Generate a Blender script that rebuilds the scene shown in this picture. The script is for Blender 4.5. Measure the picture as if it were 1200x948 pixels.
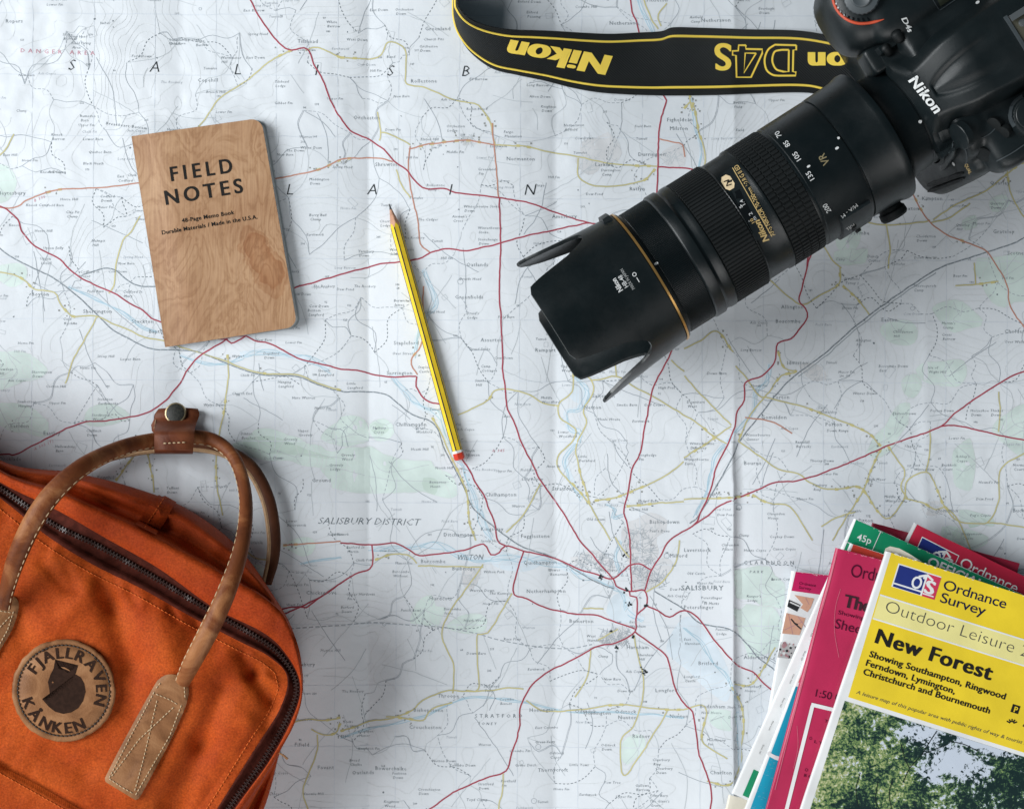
import bpy, bmesh, math, random
import numpy as np
from mathutils import Vector, Matrix
from mathutils.bvhtree import BVHTree

for o in list(bpy.data.objects):
    bpy.data.objects.remove(o, do_unlink=True)
random.seed(7)
SC = bpy.context.scene
COL = SC.collection

# ------------------------------------------------------------------ camera
S = 0.00057          # metres on the table per photograph pixel
D = 1.15             # height of the lens above the table
camd = bpy.data.cameras.new("Camera")
cam = bpy.data.objects.new("Camera", camd)
COL.objects.link(cam)
cam.location = (0, 0, D)
camd.sensor_fit = 'HORIZONTAL'
camd.angle = 2 * math.atan(600 * S / D)
camd.clip_start = 0.01
camd.clip_end = 50
SC.camera = cam

# ------------------------------------------------------------------ world, lamps
W = bpy.data.worlds.new("World")
SC.world = W
W.use_nodes = True
W.node_tree.nodes["Background"].inputs[0].default_value = (0.62, 0.82, 0.92, 1)
W.node_tree.nodes["Background"].inputs[1].default_value = 0.08

def area(name, loc, target, sx, sy, power, col):
    l = bpy.data.lights.new(name, 'AREA')
    l.shape = 'RECTANGLE'; l.size = sx; l.size_y = sy
    l.energy = power; l.color = col
    o = bpy.data.objects.new(name, l); COL.objects.link(o)
    o.location = loc
    o.rotation_euler = (Vector(target) - Vector(loc)).to_track_quat('-Z', 'Y').to_euler()
    return o
area("window_light", (-2.4, 0.25, 1.75), (0.1, 0.0, 0), 2.0, 1.7, 128, (0.95, 0.985, 1.0))
area("room_light", (0.5, -2.3, 1.7), (0.0, 0.0, 0), 2.4, 1.6, 40, (1.0, 0.99, 0.98))

SC.view_settings.view_transform = 'Standard'
SC.view_settings.look = 'None'
SC.view_settings.exposure = 0.0
SC.view_settings.gamma = 1.0
SC.render.engine = 'CYCLES'

# ------------------------------------------------------------------ helpers
def P(px, py, z=0.0):
    f = (D - z) / D
    return ((px - 600) * S * f, (474 - py) * S * f, z)

ORG = {}
def tag(o, label=None, cat=None, group=None, kind=None):
    if label: o['label'] = label
    if cat: o['category'] = cat
    if group: o['group'] = group
    if kind: o['kind'] = kind

def thing(name, label, cat, loc, group=None):
    o = bpy.data.objects.new(name, None)
    COL.objects.link(o)
    o.location = loc
    o.empty_display_size = 0.02
    ORG[o.name] = Vector(loc)
    tag(o, label, cat, group)
    return o

class MB:
    def __init__(s):
        s.v = []; s.f = []; s.m = []
    def add(s, v, f, mi=0):
        k = len(s.v)
        s.v.extend(tuple(p) for p in v)
        for q in f:
            s.f.append(tuple(i + k for i in q)); s.m.append(mi)
    def grid(s, rows, mi=0, cu=False, cv=False):
        nr, nc = len(rows), len(rows[0])
        v = [p for r in rows for p in r]; f = []
        for i in range(nr if cv else nr - 1):
            for j in range(nc if cu else nc - 1):
                i2 = (i + 1) % nr; j2 = (j + 1) % nc
                f.append((i*nc + j, i*nc + j2, i2*nc + j2, i2*nc + j))
        s.add(v, f, mi)
    def tube(s, path, rad, n=12, mi=0, flat=1.0, up=(0, 0, 1), cap=True):
        path = [Vector(p) for p in path]; rows = []
        for i, p in enumerate(path):
            t = (path[min(i+1, len(path)-1)] - path[max(i-1, 0)]).normalized()
            sd = t.cross(Vector(up))
            if sd.length < 1e-5: sd = t.cross(Vector((1, 0, 0)))
            sd.normalize(); nn = sd.cross(t).normalized()
            r = rad[i] if hasattr(rad, '__len__') else rad
            rows.append([p + sd*math.cos(2*math.pi*k/n)*r + nn*math.sin(2*math.pi*k/n)*r*flat for k in range(n)])
        k0 = len(s.v)
        s.grid(rows, mi, cu=True)
        if cap:
            s.f.append(tuple(k0 + k for k in range(n))[::-1]); s.m.append(mi)
            b = k0 + (len(rows)-1)*n
            s.f.append(tuple(b + k for k in range(n))); s.m.append(mi)
    def prism(s, pts_lo, pts_hi, mi=0, mtop=None):
        n = len(pts_lo); k = len(s.v)
        s.v.extend(tuple(p) for p in pts_lo); s.v.extend(tuple(p) for p in pts_hi)
        s.f.append(tuple(k + i for i in range(n))[::-1]); s.m.append(mi)
        s.f.append(tuple(k + n + i for i in range(n))); s.m.append(mi if mtop is None else mtop)
        for i in range(n):
            j = (i + 1) % n
            s.f.append((k+i, k+j, k+n+j, k+n+i)); s.m.append(mi)
    def box(s, c, ax, ay, az, mi=0):
        c, ax, ay, az = Vector(c), Vector(ax), Vector(ay), Vector(az)
        lo = [c - az + a*ax + b*ay for a, b in ((-1,-1),(1,-1),(1,1),(-1,1))]
        s.prism(lo, [p + 2*az for p in lo], mi)
    def build(s, name, mats, parent=None, smooth=True, loc=None, angle=40, fixn=False):
        if not isinstance(mats, (list, tuple)): mats = [mats]
        me = bpy.data.meshes.new(name)
        org = ORG[parent.name] if parent is not None else Vector(loc or (0, 0, 0))
        v = np.array(s.v, dtype=float) - np.array(org)
        me.from_pydata(v.tolist(), [], s.f)
        for m in mats: me.materials.append(m)
        if len(mats) > 1: me.polygons.foreach_set('material_index', np.array(s.m, dtype=np.int32))
        if fixn:
            bm = bmesh.new(); bm.from_mesh(me)
            bmesh.ops.recalc_face_normals(bm, faces=bm.faces); bm.to_mesh(me); bm.free()
        me.validate(); me.update()
        if smooth:
            me.polygons.foreach_set('use_smooth', [True]*len(me.polygons))
            try: me.set_sharp_from_angle(angle=math.radians(angle))
            except Exception: pass
        o = bpy.data.objects.new(name, me)
        COL.objects.link(o)
        if parent is not None:
            o.parent = parent
        else:
            o.location = org
        ORG[o.name] = Vector(org)
        return o

def catmull(pts, step=4.0, closed=False):
    """smooth polyline through pts (any dimension), about one vertex per `step`"""
    pts = [np.array(p, dtype=float) for p in pts]
    if len(pts) < 3 and not closed:
        n = max(2, int(np.linalg.norm(pts[-1][:2]-pts[0][:2])/step)+1)
        return np.array([pts[0] + (pts[-1]-pts[0])*t for t in np.linspace(0, 1, n)])
    out = []
    n = len(pts)
    rng = range(n) if closed else range(n-1)
    for i in rng:
        if closed:
            a, b, c, d = pts[i-1], pts[i], pts[(i+1) % n], pts[(i+2) % n]
        else:
            b, c = pts[i], pts[i+1]
            a = pts[i-1] if i > 0 else 2*b - c
            d = pts[i+2] if i+2 < n else 2*c - b
        k = max(1, int(np.linalg.norm((c-b)[:2])/step))
        for t in np.arange(k)/k:
            out.append(0.5*((2*b) + (c-a)*t + (2*a-5*b+4*c-d)*t*t + (3*b-a-3*c+d)*t**3))
    if not closed: out.append(pts[-1])
    return np.array(out)

def resample(pts, n):
    pts = np.asarray(pts, dtype=float)
    d = np.r_[0, np.cumsum(np.linalg.norm(np.diff(pts, axis=0), axis=1))]
    t = np.linspace(0, d[-1], n)
    return np.stack([np.interp(t, d, pts[:, k]) for k in range(pts.shape[1])], 1)

def hash2(ix, iy, seed):
    h = (ix.astype(np.int64)*374761393 + iy.astype(np.int64)*668265263 + seed*974634777) & 0x7fffffff
    h = ((h ^ (h >> 13))*1274126177) & 0x7fffffff
    h = h ^ (h >> 16)
    return (h & 0xffff)/65535.0
def vnoise(x, y, seed=0):
    x = np.asarray(x, dtype=float); y = np.asarray(y, dtype=float)
    ix = np.floor(x); iy = np.floor(y); fx = x-ix; fy = y-iy
    fx = fx*fx*fx*(fx*(fx*6-15)+10); fy = fy*fy*fy*(fy*(fy*6-15)+10)
    a = hash2(ix, iy, seed); b = hash2(ix+1, iy, seed); c = hash2(ix, iy+1, seed); d = hash2(ix+1, iy+1, seed)
    return (a*(1-fx)+b*fx)*(1-fy) + (c*(1-fx)+d*fx)*fy
def fbm(x, y, seed=0, octv=4):
    r = 0; a = 0.5
    for k in range(octv):
        r = r + a*(vnoise(x*2**k, y*2**k, seed+k*17)-0.5)*2; a *= 0.5
    return r

# ------------------------------------------------------------------ text
_tc = {}
def text2d(body, bold=0.0, shear=0.0, spacing=1.0, res=3):
    key = (body, bold, shear, spacing, res)
    if key in _tc: return _tc[key]
    cu = bpy.data.curves.new("t", 'FONT')
    cu.body = body; cu.size = 1.0; cu.offset = bold; cu.shear = shear
    cu.space_character = spacing; cu.resolution_u = res; cu.fill_mode = 'FRONT'
    ob = bpy.data.objects.new("t", cu)
    me = ob.to_mesh()
    v = np.array([tuple(p.co)[:2] for p in me.vertices]).reshape(-1, 2)
    f = [tuple(p.vertices) for p in me.polygons]
    ob.to_mesh_clear()
    bpy.data.objects.remove(ob); bpy.data.curves.remove(cu)
    _tc[key] = (v, f)
    return v, f
CAP = (lambda b: b[:, 1].max() - b[:, 1].min())(text2d("H")[0])

def text_px(mb, body, p0, p1, cap, surf, mi=0, bold=0.0, shear=0.0, spacing=1.0, res=3):
    """writing whose baseline runs p0 -> p1 (photo pixels), capitals `cap` pixels high, laid on surf(x, y)"""
    v, f = text2d(body, min(bold, 0.010), shear, spacing, res)
    if not len(v): return
    sh = max(0.0, bold-0.010)*1.5
    x0, x1 = v[:, 0].min()-sh, v[:, 0].max()+sh
    p0 = np.array(p0, float); p1 = np.array(p1, float)
    d = p1 - p0; L = np.linalg.norm(d); d /= L
    up = np.array([d[1], -d[0]])
    for k, dx in enumerate((-sh, 0.0, sh) if sh > 0.004 else (0.0,)):      # heavier strokes: overprinted copies, each a hair above the last
        q = p0 + np.outer((v[:, 0]+dx-x0)/(x1-x0)*L, d) + np.outer(v[:, 1]/CAP*cap, up)
        mb.add([(a[0], a[1], a[2]+k*0.00003) for a in (surf(*c) for c in q)], f, mi)

def letters(name, m, parent, surf, *lines, bold=0.0, shear=0.0, spacing=1.0, res=3):
    """each line of writing as a part of its own: (text, start, end, cap height)"""
    for body, p0, p1, cap in lines:
        mb = MB(); text_px(mb, body, p0, p1, cap, surf, 0, bold, shear, spacing, res)
        mb.build(name, m, parent, smooth=False)

def poly_px(mb, pts, surf, mi=0, sub=0):
    """flat printed area: polygon in photo pixels on surf"""
    mb.add([surf(a, b) for a, b in pts], [tuple(range(len(pts)))[::-1]], mi)

def band_px(mb, pts, w, surf, mi=0, closed=False):
    """printed line of width w (pixels)"""
    pts = np.asarray(pts, float)
    n = len(pts)
    t = np.zeros_like(pts)
    if closed:
        t = np.roll(pts, -1, 0) - np.roll(pts, 1, 0)
    else:
        t[1:-1] = pts[2:] - pts[:-2]; t[0] = pts[1]-pts[0]; t[-1] = pts[-1]-pts[-2]
    t /= np.maximum(np.linalg.norm(t, axis=1), 1e-9)[:, None]
    nn = np.stack([t[:, 1], -t[:, 0]], 1)*w/2
    rows = [[surf(*(p-q)), surf(*p), surf(*(p+q))] for p, q in zip(pts, nn)]
    mb.grid(rows, mi, cv=closed)

# ------------------------------------------------------------------ materials
def mat(name, col, rough=0.5, spec=0.5, metal=0.0, var=0.0, vscale=40, bump=0.0, bscale=400, col2=None, detail=4, bdist=0.001, coat=0.0, sheen=0.0, rvar=0.0):
    m = bpy.data.materials.new(name); m.use_nodes = True
    nt = m.node_tree; b = nt.nodes["Principled BSDF"]
    b.inputs['Base Color'].default_value = (*col, 1)
    b.inputs['Roughness'].default_value = rough
    b.inputs['Specular IOR Level'].default_value = spec
    b.inputs['Metallic'].default_value = metal
    b.inputs['Coat Weight'].default_value = coat
    b.inputs['Sheen Weight'].default_value = sheen
    tc = nt.nodes.new('ShaderNodeTexCoord')
    if var or col2:
        n = nt.nodes.new('ShaderNodeTexNoise'); n.inputs['Scale'].default_value = vscale; n.inputs['Detail'].default_value = detail
        nt.links.new(tc.outputs['Object'], n.inputs['Vector'])
        r = nt.nodes.new('ShaderNodeValToRGB')
        c2 = col2 or tuple(min(1, c*(1+var)) for c in col)
        c1 = col if col2 else tuple(c*(1-var) for c in col)
        r.color_ramp.elements[0].position = 0.35; r.color_ramp.elements[1].position = 0.65
        r.color_ramp.elements[0].color = (*c1, 1); r.color_ramp.elements[1].color = (*c2, 1)
        nt.links.new(n.outputs['Fac'], r.inputs['Fac']); nt.links.new(r.outputs['Color'], b.inputs['Base Color'])
    if rvar:
        n = nt.nodes.new('ShaderNodeTexNoise'); n.inputs['Scale'].default_value = 55; n.inputs['Detail'].default_value = 8; n.inputs['Roughness'].default_value = .7
        nt.links.new(tc.outputs['Object'], n.inputs['Vector'])
        mr = nt.nodes.new('ShaderNodeMapRange'); mr.inputs['From Min'].default_value = .3; mr.inputs['From Max'].default_value = .7
        mr.inputs['To Min'].default_value = rough-rvar; mr.inputs['To Max'].default_value = rough+rvar
        nt.links.new(n.outputs['Fac'], mr.inputs['Value']); nt.links.new(mr.outputs['Result'], b.inputs['Roughness'])
    if bump:
        n = nt.nodes.new('ShaderNodeTexNoise'); n.inputs['Scale'].default_value = bscale; n.inputs['Detail'].default_value = 5
        nt.links.new(tc.outputs['Object'], n.inputs['Vector'])
        bp = nt.nodes.new('ShaderNodeBump'); bp.inputs['Strength'].default_value = bump; bp.inputs['Distance'].default_value = bdist
        nt.links.new(n.outputs['Fac'], bp.inputs['Height']); nt.links.new(bp.outputs['Normal'], b.inputs['Normal'])
    return m
# ================================================================== table and the big map
M_table = mat("table_wood", (0.20, 0.13, 0.08), 0.5, var=0.3, vscale=6)
tb = MB()
tb.box((0, 0, -0.0225), (1.0, 0, 0), (0, 0.9, 0), (0, 0, 0.02))
t = tb.build("table_top", M_table, smooth=False); tag(t, kind='structure')

def smooth01(t):
    t = np.clip(t, 0, 1); return t*t*(3-2*t)
def hmap(x, y):
    """height of the paper (metres) above the lowest point of the sheet, at photo pixel x, y"""
    x = np.asarray(x, float); y = np.asarray(y, float)
    h = 1.1*fbm(x/230, y/230, 3, 2) + 0.52*fbm(x/70, y/80, 9, 3)+0.10*fbm(x/26, y/30, 13, 2)
    # creases: thin radiating crumples near fold crossings
    for cx, cy, a, rr in ((432, 128, 1.0, 70), (650, 140, 1.0, 70), (655, 690, .5, 90), (215, 130, .7, 70), (858, 518, .6, 60), (1080, 500, .8, 60), (432, 520, .6, 70), (60, 60, 1.3, 110), (30, 250, .8, 90), (330, 60, .7, 80), (560, 330, .5, 70), (760, 560, .5, 80), (1000, 330, .6, 90), (500, 800, .5, 100), (1130, 540, .7, 70), (850, 300, .6, 60)):
        d = np.hypot(x-cx, y-cy)
        h = h + 1.5*a*np.exp(-(d/rr)**2)*(0.9*np.abs(fbm(x/38, y/38, 21, 2)) + 0.35*fbm(x/16, y/16, 5, 2))
    wob = 1.6*fbm(y/60, y*0+3.3, 31, 3)
    def vf(x0, amp, wl, wr, mod=None):
        dx = x - (x0 + wob)
        e = np.where(dx < 0, np.exp(dx/wl), np.exp(-dx/wr))
        m = 1.0 if mod is None else mod
        return amp*e*m
    low = smooth01((y-490)/50)
    h = h + vf(432, -4.3, 32, 62) + vf(650, -3.3, 26, 50) + vf(212, -2.0, 26, 46) + vf(1081, 1.2, 14, 22)
    h = h + vf(858, 1.9, 45, 16, 1-low) + vf(858, 2.3, 34, 1.6, low) + vf(866, -0.7, 3, 22, low)
    wob = 1.6*fbm(x/60, x*0+7.1, 37, 3)
    def hf(y0, amp, wl, wr):
        dy = y - (y0 + wob)
        return amp*np.where(dy < 0, np.exp(dy/wl), np.exp(-dy/wr))
    h = h + hf(132, 1.3, 24, 24) + hf(518, -1.2, 26, 22) + hf(330, .35, 16, 22) + hf(715, -.45, 20, 26) + hf(908, 0.5, 30, 30)
    return (h + 6.8)*0.001

M_paper = bpy.data.materials.new("map_paper"); M_paper.use_nodes = True
nt = M_paper.node_tree; b = nt.nodes["Principled BSDF"]
b.inputs['Roughness'].default_value = 0.52; b.inputs['Specular IOR Level'].default_value = 0.35
tc = nt.nodes.new('ShaderNodeTexCoord')
n1 = nt.nodes.new('ShaderNodeTexNoise'); n1.inputs['Scale'].default_value = 9; n1.inputs['Detail'].default_value = 6
r1 = nt.nodes.new('ShaderNodeValToRGB')
r1.color_ramp.elements[0].position = 0.3; r1.color_ramp.elements[0].color = (0.70, 0.735, 0.775, 1)
r1.color_ramp.elements[1].position = 0.7; r1.color_ramp.elements[1].color = (0.77, 0.80, 0.84, 1)
nt.links.new(tc.outputs['Object'], n1.inputs['Vector']); nt.links.new(n1.outputs['Fac'], r1.inputs['Fac'])
nt.links.new(r1.outputs['Color'], b.inputs['Base Color'])
n2 = nt.nodes.new('ShaderNodeTexNoise'); n2.inputs['Scale'].default_value = 160; n2.inputs['Detail'].default_value = 6
bp = nt.nodes.new('ShaderNodeBump'); bp.inputs['Strength'].default_value = 0.22; bp.inputs['Distance'].default_value = 0.0008
nt.links.new(tc.outputs['Object'], n2.inputs['Vector']); nt.links.new(n2.outputs['Fac'], bp.inputs['Height']); nt.links.new(bp.outputs['Normal'], b.inputs['Normal'])

def ink(name, c, v=0.08): return mat("ink_"+name, c, 0.55, 0.3, var=v, vscale=60)
INK = dict(paper=M_paper, red=ink("red", (0.37, 0.05, 0.075)), orange=ink("orange", (0.55, 0.27, 0.20)),
           yellow=ink("yellow", (0.60, 0.54, 0.25)), grey=ink("grey", (0.38, 0.42, 0.46)), faint=ink("faint", (0.54, 0.58, 0.61)),
           dark=ink("dark", (0.16, 0.19, 0.215)), black=ink("black", (0.02, 0.026, 0.03)), text=ink("text", (0.20, 0.235, 0.26)),
           blue=ink("blue", (0.43, 0.60, 0.70)), water=ink("water", (0.675, 0.755, 0.825)), green=ink("green", (0.655, 0.76, 0.725)),
           green2=ink("green2", (0.575, 0.69, 0.63)), contour=ink("contour", (0.695, 0.72, 0.73)), grid=ink("grid", (0.655, 0.70, 0.76)),
           town=ink("town", (0.665, 0.67, 0.69)), pink=ink("pink", (0.62, 0.30, 0.36)), casing=ink("casing", (0.30, 0.31, 0.30)),
           pinkfill=ink("pinkfill", (0.66, 0.60, 0.60)))
IK = list(INK)
LV = dict(town=.05, pinkfill=.05, water=.06, green=.055, green2=.065, grid=.075, contour=.08, blue=.09, faint=.10, grey=.11, casing=.12, yellow=.135, orange=.15, dark=.14, red=.17, pink=.165, text=.175, black=.19)

class Print:
    def __init__(s): s.xy = []; s.o = []; s.f = []; s.m = []; s.n = 0
    def add(s, xy, f, ink):
        xy = np.asarray(xy, float)
        s.k = getattr(s, 'k', 0)+1      # every printed mark a hair above the one before, so none lie in one plane
        s.xy.append(xy); s.o.append(np.full(len(xy), LV[ink]*0.001 + (s.k % 61)*2.2e-7))
        s.f.extend(tuple(i + s.n for i in q) for q in f); s.m.extend([IK.index(ink)]*len(f)); s.n += len(xy)
    def line(s, pts, w, ink, smooth=True, dash=None, step=4.0):
        pts = catmull(pts, step) if smooth else np.asarray(pts, float)
        if dash:
            d = np.r_[0, np.cumsum(np.linalg.norm(np.diff(pts, axis=0), axis=1))]
            a, g = dash; q = 0.0
            while q < d[-1]-a*0.5:
                e = min(q+a, d[-1])
                tt = np.r_[q, d[(d > q) & (d < e)], e]
                s.line(np.stack([np.interp(tt, d, pts[:, k]) for k in (0, 1)], 1), w, ink, False)
                q += a+g
            return
        if len(pts) < 2: return
        if smooth and len(pts) > 5:
            j = np.stack([fbm(pts[:, 0]/9, pts[:, 1]/9, 301, 2), fbm(pts[:, 0]/9, pts[:, 1]/9, 302, 2)], 1)
            pts = pts + j*1.1
        t = np.zeros_like(pts); t[1:-1] = pts[2:]-pts[:-2]; t[0] = pts[1]-pts[0]; t[-1] = pts[-1]-pts[-2]
        t /= np.maximum(np.linalg.norm(t, axis=1), 1e-9)[:, None]
        nn = np.stack([t[:, 1], -t[:, 0]], 1)*w/2
        n = len(pts)
        s.add(np.concatenate([pts-nn, pts+nn]), [(i, i+1, n+i+1, n+i) for i in range(n-1)], ink)
    def area(s, pts, ink, step=7):
        """filled blob: clipped on a small grid so it follows the creased paper"""
        pts = catmull(pts, 5, closed=True)
        x0, y0 = pts.min(0); x1, y1 = pts.max(0)
        bm = bmesh.new()
        vs = [bm.verts.new((p[0], p[1], 0)) for p in pts]
        try: bm.faces.new(vs)
        except ValueError: bm.free(); return
        for ax, lo, hi in ((0, x0, x1), (1, y0, y1)):
            q = math.floor(lo/step)*step + step
            while q < hi:
                no = (1, 0, 0) if ax == 0 else (0, 1, 0)
                bmesh.ops.bisect_plane(bm, geom=bm.verts[:]+bm.edges[:]+bm.faces[:], plane_co=(q if ax == 0 else 0, q if ax == 1 else 0, 0), plane_no=no)
                q += step
        bmesh.ops.triangulate(bm, faces=bm.faces)
        bm.verts.index_update()
        s.add([(v.co.x, v.co.y) for v in bm.verts], [tuple(v.index for v in f.verts) for f in bm.faces], ink)
        bm.free()
    def text(s, body, x, y, cap, ink='text', ang=0, bold=0.0, shear=0.0, spacing=1.0, width=None, center=False):
        v, f = text2d(body, bold, shear, spacing, 1)
        if not len(v): return
        k = cap/CAP
        q = v*k
        if width: q[:, 0] = (q[:, 0]-q[:, 0].min())*width/(np.ptp(q[:, 0]))
        if center: q[:, 0] -= q[:, 0].mean()
        a = math.radians(ang); c, sn = math.cos(a), math.sin(a)
        s.add(np.stack([x + q[:, 0]*c - q[:, 1]*sn*-1*-1 + 0*q[:, 1], y + q[:, 0]*sn - q[:, 1]*c], 1) if ang == 0 else
              np.stack([x + q[:, 0]*c + q[:, 1]*sn, y + q[:, 0]*sn - q[:, 1]*c], 1), f, ink)
PR = Print()
ZO = dict(A=(0, 0), B=(400, 0), C=(800, 0), D=(0, 316), E=(400, 316), F=(800, 316), G=(0, 632), H=(400, 632), I=(800, 632))
def Z(s):
    """'B 0,420 35,465 C 10,20' : points read off 3x enlargements of the photograph's nine fields"""
    out = []; o = (0, 0)
    for w in s.split():
        if w in ZO: o = ZO[w]
        else:
            a, c = w.split(','); out.append((o[0]+float(a)/3, o[1]+float(c)/3))
    return out
RED = """A 880,0 920,75 985,160 1030,185 1060,178 1088,182 1110,240 1140,290 1170,370 B 0,420 35,465 100,495 150,530 185,570 230,600 260,640 300,668 360,668 400,682 480,690 560,700 670,720 740,745 835,778 872,787 1000,800
A -200,640 0,725 40,745 75,780 85,815 120,860 170,890 220,915 D 250,0 290,30 350,60 410,85 460,120 510,145 540,172 565,183 640,215 720,240 800,245
D -300,700 0,650 60,650 110,625 180,590 250,555 310,535 380,530 450,520 520,505 580,465 630,410 660,360 690,320 730,290 780,260 810,240
D 800,245 820,260 855,245 870,235 900,250 950,260 1000,285 1050,310 1100,325 1200,350 E 60,355 120,370 180,378 265,376
D 810,240 835,236 870,235
D 980,95 1035,70 1100,50 E 0,20 70,0 B 140,930 200,925 270,915 300,900 330,885 380,878 430,884 470,880 560,858 640,835 720,818 810,798 872,787
B 555,700 558,780 560,860 E 558,0 556,100 560,160 565,250 568,350 575,420 585,490 605,530 630,600 670,680 700,740 750,810 790,870 H 835,0 880,50 955,140
B 1128,340 1140,360 1120,420 1112,500 1110,590 1108,660 1100,800
B 1110,592 1200,598 1280,610
B 1005,-40 1013,0 1020,50 1035,80 1042,115 1080,220 1128,340
E 268,376 265,410 280,440 310,465 350,472
E 395,600 425,665 450,700 470,745 500,790 520,840 540,890 H 548,0 578,20
E 1210,120 1160,280 1130,340 1100,400 1085,450 1065,550 1050,640 1020,700 1005,790 990,840 1000,880 H 1012,0 1015,85 1018,180
F 500,-300 470,-130 430,0 415,60 403,110 425,140 432,170 410,205 375,245 330,262 318,325 275,372 215,400 212,460 185,498 178,550 160,600 140,640 110,700 95,770 60,850 35,895 H 1150,0 1110,70 1085,110 1065,175
F 1500,250 1200,355 1120,388 960,495 900,550 780,595 700,625 560,685 420,735 320,748 230,785 130,825 85,860 35,895
F 900,550 960,548 1050,570 1200,600 1500,640
H -200,260 -70,200 0,152 50,120 100,102 113,70 108,20
G 850,280 1000,240 1060,232 1080,235 1130,200 1200,152
H 0,10 108,18 190,10 240,35 275,55 340,48 430,35 500,15 525,52 555,45 578,20 640,38 740,62 830,100 890,118 950,135 1010,90 1045,82 1085,105
H 640,38 603,175 650,205 735,243 830,260 900,265 960,285 1028,310
H 955,140 965,160 1010,180 1065,175 1070,230 1035,262 1028,320 960,360 900,370 840,405 740,455 680,495 648,540 628,590 625,660 600,740 578,805 510,830 450,855 380,890 300,948 150,1030
H 1010,180 1012,195 1035,200 1035,262
H 1070,230 1110,245 1150,268 I 0,245 50,270 100,340 180,430 240,460 280,500 298,515 420,600
H 1028,320 1085,360 1135,400 1155,460 1170,520 I 0,568 30,600 40,650 55,750 85,830 95,890 90,948 80,1100
C 440,880 430,948"""
ORANGE = """A -150,700 40,735 110,705 200,675 280,668 370,665 450,655 485,650 600,645 700,650
A 960,638 1050,618 1130,600 1200,568 B 60,560 130,560 180,572
B 530,440 537,520 545,600 552,700
B 240,530 300,515 370,505 440,500 480,505 540,517
B 245,520 238,570 240,640 255,710 270,780 280,860 310,890
B 1115,495 1170,510 1195,515 1205,560
E 290,60 285,250 245,320 270,370
C 790,670 850,775 920,830 1000,860 1060,890 F 1100,0 1130,60 1140,130 1200,215 1300,300
F 215,520 290,530 330,545 380,575
G 1000,18 1080,12 1200,5"""
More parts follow.
